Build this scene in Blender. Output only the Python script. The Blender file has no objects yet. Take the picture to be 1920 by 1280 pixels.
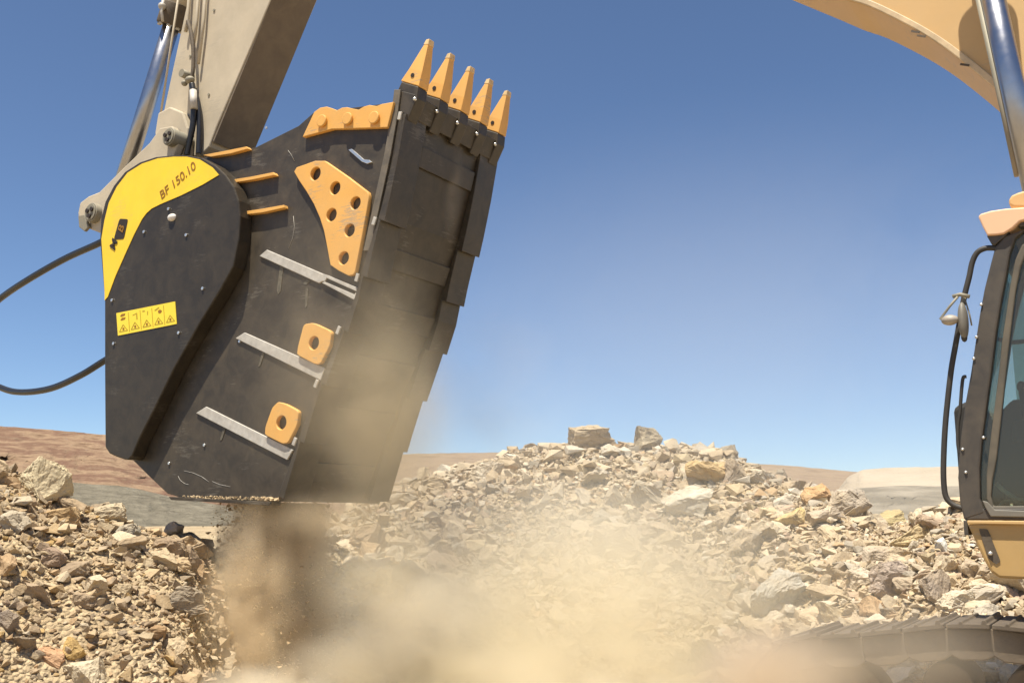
import bpy, bmesh, math, random
import numpy as np
from mathutils import Vector, Matrix, noise

random.seed(7); rng = np.random.default_rng(11)
S = bpy.context.scene
COL = S.collection

# ------------------------------------------------------------------ camera
EYE = 1.75; PITCH = math.radians(10); FX = 1867.0
cam_d = bpy.data.cameras.new('camera'); cam = bpy.data.objects.new('camera', cam_d); COL.objects.link(cam)
cam_d.sensor_width = 36; cam_d.lens = 36 * FX / 1920; cam_d.clip_end = 8000; cam_d.clip_start = 0.05
cam.location = (0, 0, EYE); cam.rotation_euler = (math.radians(90) + PITCH, 0, 0)
S.camera = cam

# ------------------------------------------------------------------ machine axes (x = towards its rear, y = across, z up)
ANG = math.radians(32.5)
XA = Vector((math.cos(ANG), -math.sin(ANG), 0)); YA = Vector((math.sin(ANG), math.cos(ANG), 0))

# ------------------------------------------------------------------ world, sun, exposure
sun_dir = (XA * 0.0 + YA * -0.30 + Vector((0, 0, 0.95))).normalized()
W = bpy.data.worlds.new('World'); S.world = W; W.use_nodes = True
nt = W.node_tree; bg = nt.nodes['Background']
sky = nt.nodes.new('ShaderNodeTexSky'); sky.sky_type = 'NISHITA'; sky.sun_disc = False
sky.sun_elevation = math.asin(sun_dir.z); sky.sun_rotation = math.atan2(sun_dir.x, sun_dir.y)
sky.air_density = 1.0; sky.dust_density = 1.0; sky.ozone_density = 3.8; sky.altitude = 2700
nt.links.new(sky.outputs[0], bg.inputs[0]); bg.inputs[1].default_value = 0.079
sd = bpy.data.lights.new('sun', 'SUN'); sun = bpy.data.objects.new('sun', sd); COL.objects.link(sun)
sd.energy = 4.9; sd.angle = math.radians(0.53); sd.color = (1.0, 0.925, 0.79)
sun.rotation_euler = sun_dir.to_track_quat('Z', 'Y').to_euler(); sun.location = (0, 0, 60)
vs = S.view_settings; S.display_settings.display_device = 'sRGB'
vs.view_transform = 'Standard'; vs.look = 'None'; vs.gamma = 1; vs.use_curve_mapping = False; vs.exposure = 0.8
S.cycles.use_denoising = True; S.cycles.volume_bounces = 6; S.cycles.max_bounces = 8
S.cycles.transparent_max_bounces = 12; S.cycles.volume_step_rate = 1.0; S.cycles.volume_max_steps = 256
S.cycles.sample_clamp_indirect = 6

# ------------------------------------------------------------------ geometry maths
def ray(u, v):
    a = (u - 960) / FX; b = (640 - v) / FX
    return Vector((a, math.cos(PITCH) - math.sin(PITCH) * b, math.sin(PITCH) + math.cos(PITCH) * b))
CP = Vector((0, 0, EYE))
def L(u, v, y):                                   # point of the plane "across = y" seen at a pixel, in machine axes
    d = ray(u, v); t = y / (d.x * YA.x + d.y * YA.y)
    return Vector(((d.x * XA.x + d.y * XA.y) * t, y, EYE + d.z * t))
def world(p): return Vector((XA.x * p[0] + YA.x * p[1], XA.y * p[0] + YA.y * p[1], p[2]))

# ------------------------------------------------------------------ materials
def mat(name, col, rough=0.6, metal=0.0, dust=0.0, dustcol=(0.36, 0.28, 0.18), scale=3.0, bump=0.0, bscale=40, vary=0.12, spec=0.5, coat=0.0, scratch=0.0):
    m = bpy.data.materials.new(name); m.use_nodes = True
    n = m.node_tree.nodes; l = m.node_tree.links; p = n['Principled BSDF']
    tc = n.new('ShaderNodeTexCoord')
    nz = n.new('ShaderNodeTexNoise'); nz.inputs['Scale'].default_value = scale; nz.inputs['Detail'].default_value = 8; nz.inputs['Roughness'].default_value = .65
    l.new(tc.outputs['Object'], nz.inputs['Vector'])
    hsv = n.new('ShaderNodeMixRGB'); hsv.blend_type = 'MULTIPLY'; hsv.inputs[0].default_value = 1
    rp = n.new('ShaderNodeValToRGB'); rp.color_ramp.elements[0].position = .3; rp.color_ramp.elements[1].position = .7
    rp.color_ramp.elements[0].color = (1 - vary, 1 - vary, 1 - vary, 1); rp.color_ramp.elements[1].color = (1 + vary * .4,) * 3 + (1,)
    l.new(nz.outputs['Fac'], rp.inputs[0]); l.new(rp.outputs[0], hsv.inputs[2]); hsv.inputs[1].default_value = (*col, 1)
    out = hsv.outputs[0]
    if dust > 0:
        n2 = n.new('ShaderNodeTexNoise'); n2.inputs['Scale'].default_value = scale * 1.7; n2.inputs['Detail'].default_value = 10; n2.inputs['Roughness'].default_value = .7
        n2.inputs['Distortion'].default_value = .6
        l.new(tc.outputs['Object'], n2.inputs['Vector'])
        mr = n.new('ShaderNodeMapRange'); mr.inputs[1].default_value = .38; mr.inputs[2].default_value = .72; mr.inputs[3].default_value = dust * .35; mr.inputs[4].default_value = dust
        l.new(n2.outputs['Fac'], mr.inputs[0])
        mx = n.new('ShaderNodeMixRGB'); l.new(mr.outputs[0], mx.inputs[0]); l.new(out, mx.inputs[1]); mx.inputs[2].default_value = (*dustcol, 1)
        out = mx.outputs[0]
        ra = n.new('ShaderNodeMath'); ra.operation = 'MULTIPLY_ADD'; l.new(mr.outputs[0], ra.inputs[0]); ra.inputs[1].default_value = (0.95 - rough) ; ra.inputs[2].default_value = rough
        l.new(ra.outputs[0], p.inputs['Roughness'])
    else:
        p.inputs['Roughness'].default_value = rough
    if scratch:
        ms_ = n.new('ShaderNodeMapping'); ms_.inputs['Scale'].default_value = (3, 3, 22); ms_.inputs['Rotation'].default_value = (.3, .5, .2); l.new(tc.outputs['Object'], ms_.inputs[0])
        n4 = n.new('ShaderNodeTexNoise'); n4.inputs['Scale'].default_value = 2.4; n4.inputs['Detail'].default_value = 9; n4.inputs['Roughness'].default_value = .8; l.new(ms_.outputs[0], n4.inputs['Vector'])
        n5 = n.new('ShaderNodeTexNoise'); n5.inputs['Scale'].default_value = 2.5; n5.inputs['Detail'].default_value = 3; l.new(tc.outputs['Object'], n5.inputs['Vector'])
        pr = n.new('ShaderNodeMath'); pr.operation = 'MULTIPLY'; l.new(n4.outputs['Fac'], pr.inputs[0]); l.new(n5.outputs['Fac'], pr.inputs[1])
        mr4 = n.new('ShaderNodeMapRange'); mr4.inputs[1].default_value = .335; mr4.inputs[2].default_value = .37; mr4.inputs[4].default_value = scratch; l.new(pr.outputs[0], mr4.inputs[0])
        mx4 = n.new('ShaderNodeMixRGB'); l.new(mr4.outputs[0], mx4.inputs[0]); l.new(out, mx4.inputs[1]); mx4.inputs[2].default_value = (.30, .27, .22, 1); out = mx4.outputs[0]
    l.new(out, p.inputs['Base Color']); p.inputs['Metallic'].default_value = metal
    p.inputs['Specular IOR Level'].default_value = spec; p.inputs['Coat Weight'].default_value = coat
    if bump:
        n3 = n.new('ShaderNodeTexNoise'); n3.inputs['Scale'].default_value = bscale; n3.inputs['Detail'].default_value = 5
        l.new(tc.outputs['Object'], n3.inputs['Vector'])
        b = n.new('ShaderNodeBump'); b.inputs['Strength'].default_value = bump; b.inputs['Distance'].default_value = .02
        l.new(n3.outputs['Fac'], b.inputs['Height']); l.new(b.outputs[0], p.inputs['Normal'])
    return m
M = {}
M['black'] = mat('black paint', (0.024, 0.020, 0.015), .42, dust=.17, scratch=.22, spec=.45, bump=.05, bscale=14)
M['black_cover'] = mat('black cover paint', (0.022, 0.0185, 0.014), .40, dust=.10, scratch=.10, spec=.35, bump=.03, bscale=9)
M['decal'] = mat('yellow decal', (0.90, 0.61, 0.03), .4, vary=.08, spec=.3, dust=.10, dustcol=(.6, .48, .28), scratch=.15)
M['sticker'] = mat('yellow sticker', (0.9, 0.68, 0.05), .45, vary=.05)
M['orange'] = mat('orange yellow paint', (0.78, 0.405, 0.085), .5, vary=.1, scratch=.55, dust=.2, dustcol=(.5, .4, .25))
M['print'] = mat('dark print', (0.03, 0.018, 0.01), .6)
M['print_brown'] = mat('worn brown print', (0.28, 0.13, 0.01), .6)
M['print_faint'] = mat('faint print', (0.45, 0.32, 0.02), .6)
M['steel'] = mat('polished bolt steel', (0.75, 0.74, 0.7), .3, metal=.8)
M['worn_steel'] = mat('worn pale steel', (0.56, 0.54, 0.49), .5, metal=.1, vary=.3, scale=9, dust=.3)
M['tip'] = mat('scraped tooth tip', (.74, .52, .25), .45, vary=.3, scale=12)
M['streak'] = mat('dusty streak', (.13, .115, .085), .7, vary=.4, scale=30)
M['band'] = mat('scuffed edge paint', (.10, .09, .075), .5, vary=.4, scale=7, dust=.3)
M['under'] = mat('dark brown underside', (.13, .10, .07), .7, vary=.25, dust=.3)
M['chrome'] = mat('chrome rod', (0.42, 0.44, 0.49), .24, metal=1, dust=.2, scale=6)
M['rod'] = mat('dull piston rod', (0.15, 0.135, 0.12), .20, metal=.85, dust=.12, scale=6)
M['grey_pin'] = mat('grey pin steel', (0.24, 0.23, 0.18), .6, metal=.2, dust=.35)
M['arm'] = mat('dusty cream paint', (0.54, 0.465, 0.345), .6, vary=.24, scratch=.3, dust=.35, dustcol=(.40, .33, .22), scale=1.5, bump=.04)
M['boom'] = mat('machine yellow paint', (0.60, 0.38, 0.15), .45, vary=.1, scratch=.25, dust=.25, dustcol=(.55, .42, .25), scale=1.2)
M['cab_panel'] = mat('dull yellow panel', (0.46, 0.29, 0.10), .5, vary=.12, scratch=.4, dust=.3, dustcol=(.45, .33, .18))
M['peach'] = mat('peach roof paint', (0.80, 0.50, 0.30), .5, vary=.05)
M['cab_frame'] = mat('dusty dark cab frame', (0.03, 0.028, 0.027), .5, dust=.2)
M['seal'] = mat('rubber', (0.02, 0.02, 0.02), .6, dust=.1)
M['hose'] = mat('hose rubber', (0.010, 0.012, 0.016), .35, dust=.04)
M['mirror'] = mat('mirror housing', (0.15, 0.145, 0.125), .5, dust=.2)
M['track'] = mat('dusty track steel', (0.07, 0.055, 0.042), .7, metal=.2, dust=.5, dustcol=(.22, .17, .11), scale=5, bump=.15)
M['interior'] = mat('dark interior', (0.03, 0.028, 0.025), .8)
M['lamp'] = mat('pale lamp glass', (0.7, 0.66, 0.6), .2)
M['lamp_shell'] = mat('dusty lamp shell', (0.38, 0.34, 0.29), .45, vary=.3, scale=20, dust=.3)
g = bpy.data.materials.new('cab glass'); g.use_nodes = True; n = g.node_tree.nodes; l = g.node_tree.links
gt = n.new('ShaderNodeBsdfTransparent'); gt.inputs[0].default_value = (.66, .76, .70, 1)
gg = n.new('ShaderNodeBsdfGlossy'); gg.inputs['Roughness'].default_value = .05
df = n.new('ShaderNodeBsdfDiffuse'); df.inputs[0].default_value = (.42, .37, .28, 1)
fr = n.new('ShaderNodeFresnel'); fr.inputs[0].default_value = 1.5
ms = n.new('ShaderNodeMixShader'); ms2 = n.new('ShaderNodeMixShader'); ms2.inputs[0].default_value = .10
l.new(fr.outputs[0], ms.inputs[0]); l.new(gt.outputs[0], ms.inputs[1]); l.new(gg.outputs[0], ms.inputs[2])
l.new(ms.outputs[0], ms2.inputs[1]); l.new(df.outputs[0], ms2.inputs[2]); l.new(ms2.outputs[0], n['Material Output'].inputs[0])
M['glass'] = g

def rock_material(name, use_attr):
    m = bpy.data.materials.new(name); m.use_nodes = True
    n = m.node_tree.nodes; l = m.node_tree.links; p = n['Principled BSDF']
    if use_attr:
        a = n.new('ShaderNodeAttribute'); a.attribute_name = 'rockcol'; c = a.outputs['Color']
    else:
        a = n.new('ShaderNodeObjectInfo'); c = a.outputs['Color']
    gm = n.new('ShaderNodeNewGeometry')
    mp = n.new('ShaderNodeMapping'); mp.inputs['Scale'].default_value = (1, 1, 2.2); mp.inputs['Rotation'].default_value = (.5, .3, 0)
    l.new(gm.outputs['Position'], mp.inputs[0])
    nz = n.new('ShaderNodeTexNoise'); nz.inputs['Scale'].default_value = 5; nz.inputs['Detail'].default_value = 12; nz.inputs['Roughness'].default_value = .75
    l.new(mp.outputs[0], nz.inputs['Vector'])
    rp = n.new('ShaderNodeValToRGB'); e = rp.color_ramp.elements
    e[0].position = .25; e[0].color = (.55, .52, .5, 1); e[1].position = .75; e[1].color = (1.25, 1.25, 1.25, 1)
    l.new(nz.outputs['Fac'], rp.inputs[0])
    mx = n.new('ShaderNodeMixRGB'); mx.blend_type = 'MULTIPLY'; mx.inputs[0].default_value = .85
    l.new(c, mx.inputs[1]); l.new(rp.outputs[0], mx.inputs[2])
    n2 = n.new('ShaderNodeTexNoise'); n2.inputs['Scale'].default_value = 2.2; n2.inputs['Detail'].default_value = 6
    l.new(gm.outputs['Position'], n2.inputs['Vector'])
    mr = n.new('ShaderNodeMapRange'); mr.inputs[1].default_value = .42; mr.inputs[2].default_value = .72; mr.inputs[4].default_value = .65
    l.new(n2.outputs['Fac'], mr.inputs[0])
    m2 = n.new('ShaderNodeMixRGB'); l.new(mr.outputs[0], m2.inputs[0]); l.new(mx.outputs[0], m2.inputs[1]); m2.inputs[2].default_value = (.50, .39, .25, 1)
    l.new(m2.outputs[0], p.inputs['Base Color']); p.inputs['Roughness'].default_value = .95; p.inputs['Specular IOR Level'].default_value = .15
    n3 = n.new('ShaderNodeTexNoise'); n3.inputs['Scale'].default_value = 28; n3.inputs['Detail'].default_value = 8; n3.inputs['Roughness'].default_value = .7
    l.new(gm.outputs['Position'], n3.inputs['Vector'])
    b = n.new('ShaderNodeBump'); b.inputs['Strength'].default_value = .7; b.inputs['Distance'].default_value = .03
    l.new(n3.outputs['Fac'], b.inputs['Height']); l.new(b.outputs[0], p.inputs['Normal'])
    return m
M['rock'] = rock_material('rock', False); M['rubble'] = rock_material('rubble', True)

# ------------------------------------------------------------------ object helpers
def link(name, me, m=None, parent=None):
    o = bpy.data.objects.new(name, me); COL.objects.link(o)
    if m is not None: me.materials.append(M[m] if isinstance(m, str) else m)
    if parent is not None: o.parent = parent
    return o
def tag(o, label=None, cat=None, group=None, kind=None):
    if label: o['label'] = label
    if cat: o['category'] = cat
    if group: o['group'] = group
    if kind: o['kind'] = kind
    return o
def bevel(o, w=.008, seg=2, ang=35):
    b = o.modifiers.new('bevel', 'BEVEL'); b.width = w; b.segments = seg; b.limit_method = 'ANGLE'; b.angle_limit = math.radians(ang)
    return o
class MB:
    """collects solids and links them as one mesh object"""
    def __init__(s): s.bm = bmesh.new()
    def prism(s, pts, y0, y1):                     # pts: (x,z) polygon, extruded across from y0 to y1
        a = [s.bm.verts.new((p[0], y0, p[1])) for p in pts]; b = [s.bm.verts.new((p[0], y1, p[1])) for p in pts]
        s.bm.faces.new(a); s.bm.faces.new(b[::-1]); k = len(pts)
        for i in range(k): s.bm.faces.new((a[i], b[i], b[(i + 1) % k], a[(i + 1) % k]))
        return s
    def px(s, pix, y0, th, yref=None):             # polygon given as it is seen on the plane y0 (its near face), th deep
        P = [L(u, v, y0 if yref is None else yref) for u, v in pix]
        return s.prism([(p.x, p.z) for p in P], y0, y0 + th)
    def box(s, x0, x1, y0, y1, z0, z1): return s.prism([(x0, z0), (x1, z0), (x1, z1), (x0, z1)], y0, y1)
    def tube(s, pts, r, seg=10, cap=True):
        pts = [Vector(p) for p in pts]; rs = r if isinstance(r, (list, tuple)) else [r] * len(pts)
        rings = []; up = None
        for i, p in enumerate(pts):
            t = (pts[min(i + 1, len(pts) - 1)] - pts[max(i - 1, 0)]).normalized()
            if up is None: up = t.orthogonal().normalized()
            up = (up - t * up.dot(t)).normalized(); w = t.cross(up)
            rings.append([s.bm.verts.new(p + (up * math.cos(a) + w * math.sin(a)) * rs[i]) for a in [2 * math.pi * j / seg for j in range(seg)]])
        for a, b in zip(rings, rings[1:]):
            for j in range(seg):
                f = s.bm.faces.new((a[j], a[(j + 1) % seg], b[(j + 1) % seg], b[j])); f.smooth = True
        if cap: s.bm.faces.new(rings[0][::-1]); s.bm.faces.new(rings[-1])
        return s
    def cyl(s, c, r, y0, y1, seg=24, r2=None):     # round bar across the machine
        return s.tube([(c[0], y0, c[1]), (c[0], y1, c[1])], [r, r if r2 is None else r2], seg)
    def ball(s, c, r, sc=(1, 1, 1), sub=2):
        bmesh.ops.create_icosphere(s.bm, subdivisions=sub, radius=1, matrix=Matrix.Translation(c) @ Matrix.Diagonal((r * sc[0], r * sc[1], r * sc[2], 1)))
        for f in s.bm.faces:
            if len(f.verts) == 3: f.smooth = True
        return s
    def build(s, name, m, parent=None, bev=0, label=None):
        bmesh.ops.recalc_face_normals(s.bm, faces=s.bm.faces[:])
        me = bpy.data.meshes.new(name); s.bm.to_mesh(me); s.bm.free()
        o = link(name, me, m, parent)
        if bev: bevel(o, bev)
        if label: o['label'] = label
        return o
def spline(pts, n=12):
    pts = [Vector(p) for p in pts]; P = [pts[0]] + pts + [pts[-1]]; out = []
    for i in range(1, len(P) - 2):
        for k in range(n):
            t = k / n; a, b, c, d = P[i - 1], P[i], P[i + 1], P[i + 2]
            out.append(.5 * ((2 * b) + (c - a) * t + (2 * a - 5 * b + 4 * c - d) * t * t + (3 * b - a - 3 * c + d) * t ** 3))
    out.append(pts[-1]); return out
def plate_with_holes(name, outer, holes, y0, th, m, parent, bev=.006):
    """outer: pixels on plane y0; holes: (u, v, radius px)"""
    cu = bpy.data.curves.new(name, 'CURVE'); cu.dimensions = '2D'; cu.fill_mode = 'BOTH'; cu.extrude = th / 2; cu.bevel_depth = bev; cu.bevel_resolution = 1; cu.offset = -bev
    def sp(pts):
        s_ = cu.splines.new('POLY'); s_.points.add(len(pts) - 1)
        for q, p in zip(s_.points, pts): q.co = (p[0], p[1], 0, 1)
        s_.use_cyclic_u = True
    sp([(L(u, v, y0).x, L(u, v, y0).z) for u, v in outer])
    for u, v, r in holes:
        c = L(u, v, y0); R_ = abs(L(u + r, v, y0).x - c.x) * .86
        sp([(c.x + R_ * math.cos(a), c.z + R_ * math.sin(a)) for a in [2 * math.pi * k / 24 for k in range(24)]])
    o = bpy.data.objects.new(name, cu); COL.objects.link(o)
    me = bpy.data.meshes.new_from_object(o.evaluated_get(bpy.context.evaluated_depsgraph_get()))
    bpy.data.objects.remove(o); bpy.data.curves.remove(cu)
    me.transform(Matrix.Translation((0, y0 + th / 2, 0)) @ Matrix.Rotation(math.pi / 2, 4, 'X'))
    return link(name, me, m, parent)
def rounded(pts, k=.22):
    out = []
    n_ = len(pts)
    for i in range(n_):
        a, b, c = Vector(pts[i - 1]), Vector(pts[i]), Vector(pts[(i + 1) % n_])
        p, q = b.lerp(a, k), b.lerp(c, k)
        for t in (0, .33, .67, 1): out.append(tuple((1 - t) ** 2 * p + 2 * t * (1 - t) * b + t * t * q))
    return out
def text_mesh(name, body, size, u, v, y, deg, m, parent, depth=.002, shear=0, offset=0):
    cu = bpy.data.curves.new(name, 'FONT'); cu.body = body; cu.size = size; cu.extrude = depth; cu.align_x = 'CENTER'; cu.align_y = 'CENTER'; cu.shear = shear; cu.offset = offset
    o = bpy.data.objects.new(name, cu); COL.objects.link(o)
    me = bpy.data.meshes.new_from_object(o.evaluated_get(bpy.context.evaluated_depsgraph_get()))
    bpy.data.objects.remove(o); bpy.data.curves.remove(cu)
    c = L(u, v, y)
    me.transform(Matrix.Translation(c) @ Matrix.Rotation(math.pi / 2, 4, 'X') @ Matrix.Rotation(math.radians(deg), 4, 'Z'))
    return link(name, me, m, parent)

# ------------------------------------------------------------------ terrain height
def az_u(u): return math.atan((u - 960) / FX / math.cos(PITCH))
def zpix(u, v, r):
    d = ray(u, v); return EYE + d.z * r / math.hypot(d.x, d.y)
crest = [(-900, 880, 10.2), (-300, 875, 10.2), (0, 882, 10.2), (60, 900, 10.2), (120, 945, 10.2), (200, 966, 10.2), (260, 985, 10.2), (330, 1003, 10.3), (380, 1024, 10.4),
         (430, 1064, 11), (500, 1110, 12.5), (560, 1080, 14), (620, 1010, 15.5), (680, 952, 16.5), (740, 915, 17), (800, 897, 17.3), (860, 880, 17.5), (930, 868, 17.6), (1000, 846, 17.6), (1080, 838, 17.6),
         (1160, 838, 17.6), (1260, 846, 17.4), (1350, 853, 17), (1400, 880, 16.6), (1460, 905, 16), (1540, 940, 15.4), (1600, 968, 15), (1640, 1002, 14.6), (1680, 982, 14.2), (1720, 955, 14),
         (1790, 940, 14), (1860, 932, 14), (1960, 925, 14), (2200, 910, 14), (2900, 900, 14)]
caz = np.array([az_u(c[0]) for c in crest]); cz = np.array([zpix(*c) for c in crest]); cr = np.array([float(c[2]) for c in crest])
foot_r = np.interp(caz, [az_u(350), az_u(430), az_u(560), az_u(700), az_u(1000), az_u(1400), az_u(1600), az_u(1750)], [7.2, 8.4, 11.5, 12.3, 12.4, 11.0, 10.2, 9.8])
def vnoise(x, y, seed):                            # cheap lattice noise on arrays
    xi = np.floor(x).astype(np.int64); yi = np.floor(y).astype(np.int64); xf = x - xi; yf = y - yi
    def h(a, b):
        k = (a * 374761393 + b * 668265263 + seed * 1442695041) & 0xffffffff
        k = ((k ^ (k >> 13)) * 1274126177) & 0xffffffff
        return ((k ^ (k >> 16)) & 0xffff) / 65535.0
    sx = xf * xf * (3 - 2 * xf); sy = yf * yf * (3 - 2 * yf)
    return (h(xi, yi) * (1 - sx) + h(xi + 1, yi) * sx) * (1 - sy) + (h(xi, yi + 1) * (1 - sx) + h(xi + 1, yi + 1) * sx) * sy
def fbm(x, y, seed, oct=4):
    s = 0; a = .5; t = 0
    for k in range(oct): s = s + a * vnoise(x * 2 ** k, y * 2 ** k, seed + k); t += a; a *= .55
    return s / t - .5
def H(x, y):
    x = np.asarray(x, float); y = np.asarray(y, float)
    r = np.hypot(x, y); az = np.arctan2(x, y)
    zc = np.interp(az, caz, cz); rc = np.interp(az, caz, cr); rf = np.interp(az, caz, foot_r)
    t = np.clip((r - rf) / (rc - rf), 0, 1)
    up = zc * (t * .55 + .45 * np.sin(t * math.pi / 2) ** 1.2)
    back = np.clip((r - rc) / 5.0, 0, 1); back = back * back * (3 - 2 * back)
    base = np.interp(r, [16, 22, 60, 3000], [1.15, 1.3, 1.25, .6])
    z = np.where(r < rc, up, zc * (1 - back) + base * back)
    near = np.clip((r - 6) / 3, 0, 1) * np.clip(1 - (r - 20) / 6, 0, 1)
    edge = 1 - .75 * np.exp(-((r - rc) / 1.2) ** 2)
    z = z + near * edge * (fbm(x * .7, y * .7, 3) * .7 + fbm(x * 2.3, y * 2.3, 9) * .22)
    z = z + near * (fbm(x * 7, y * 7, 21) * .07)
    z = z + (1 - near) * fbm(x * .9, y * .9, 5) * .1
    return z
def hit(u, v, r0=6.5, r1=30):                      # where the line of sight of a pixel meets the heaps
    d = ray(u, v); k = math.hypot(d.x, d.y); rr = np.arange(r0, r1, .04)
    x = d.x / k * rr; y = d.y / k * rr; z = EYE + d.z / k * rr
    b = np.nonzero(z < H(x, y))[0]
    if len(b) == 0: return None
    i = b[0]; return Vector((x[i], y[i], z[i])), rr[i]

# ---- ground sheet to the horizon
azs = np.concatenate([np.radians(np.arange(-180, -42, 6.0)), np.radians(np.arange(-42, 42, .16)), np.radians(np.arange(42, 180, 6.0))])
rs = np.concatenate([np.array([.3, 2, 4, 5.5]), np.arange(6.3, 20.5, .075), np.geomspace(20.5, 60, 40)[1:], np.geomspace(60, 4500, 30)[1:]])
A_, R_ = np.meshgrid(azs, rs, indexing='ij'); gx = R_ * np.sin(A_); gy = R_ * np.cos(A_); gz = H(gx, gy)
na, nr = A_.shape
co = np.stack([gx, gy, gz], -1).reshape(-1, 3)
ia = np.arange(na); ib = (ia + 1) % na; jr = np.arange(nr - 1)
I, J = np.meshgrid(ia, jr, indexing='ij'); I2 = ib[I]
faces = np.stack([I * nr + J, I * nr + J + 1, I2 * nr + J + 1, I2 * nr + J], -1).reshape(-1, 4)
def np_mesh(name, co, faces, smooth=False):
    me = bpy.data.meshes.new(name); nv = len(co); nf, k = faces.shape
    me.vertices.add(nv); me.vertices.foreach_set('co', np.ascontiguousarray(co, dtype=np.float32).ravel())
    me.loops.add(nf * k); me.loops.foreach_set('vertex_index', np.ascontiguousarray(faces, dtype=np.int32).ravel())
    me.polygons.add(nf); me.polygons.foreach_set('loop_start', np.arange(0, nf * k, k, dtype=np.int32))
    me.polygons.foreach_set('use_smooth', np.full(nf, smooth)); me.update(calc_edges=True); return me
gme = np_mesh('ground', co, faces, True)

def ground_material():
    m = bpy.data.materials.new('crushed ground'); m.use_nodes = True
    n = m.node_tree.nodes; l = m.node_tree.links; p = n['Principled BSDF']; gm = n.new('ShaderNodeNewGeometry')
    nz = n.new('ShaderNodeTexNoise'); nz.inputs['Scale'].default_value = .8; nz.inputs['Detail'].default_value = 10; nz.inputs['Roughness'].default_value = .7
    l.new(gm.outputs['Position'], nz.inputs['Vector'])
    rp = n.new('ShaderNodeValToRGB'); e = rp.color_ramp.elements; e[0].position = .3; e[0].color = (.33, .24, .14, 1); e[1].position = .7; e[1].color = (.52, .42, .27, 1)
    l.new(nz.outputs['Fac'], rp.inputs[0])
    vo = n.new('ShaderNodeTexVoronoi'); vo.inputs['Scale'].default_value = 26; l.new(gm.outputs['Position'], vo.inputs['Vector'])
    mx = n.new('ShaderNodeMixRGB'); mx.blend_type = 'OVERLAY'; mx.inputs[0].default_value = .22; bw = n.new('ShaderNodeSeparateColor'); l.new(vo.outputs['Color'], bw.inputs[0]); l.new(rp.outputs[0], mx.inputs[1]); l.new(bw.outputs[0], mx.inputs[2])
    l.new(mx.outputs[0], p.inputs['Base Color']); p.inputs['Roughness'].default_value = .95; p.inputs['Specular IOR Level'].default_value = .1
    n3 = n.new('ShaderNodeTexNoise'); n3.inputs['Scale'].default_value = 30; n3.inputs['Detail'].default_value = 8; l.new(gm.outputs['Position'], n3.inputs['Vector'])
    ad = n.new('ShaderNodeMath'); ad.operation = 'SUBTRACT'; l.new(n3.outputs['Fac'], ad.inputs[0]); l.new(vo.outputs['Distance'], ad.inputs[1])
    b = n.new('ShaderNodeBump'); b.inputs['Strength'].default_value = .9; b.inputs['Distance'].default_value = .04
    l.new(ad.outputs[0], b.inputs['Height']); l.new(b.outputs[0], p.inputs['Normal']); return m
ground = link('ground', gme, ground_material()); tag(ground, kind='structure')

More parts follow.
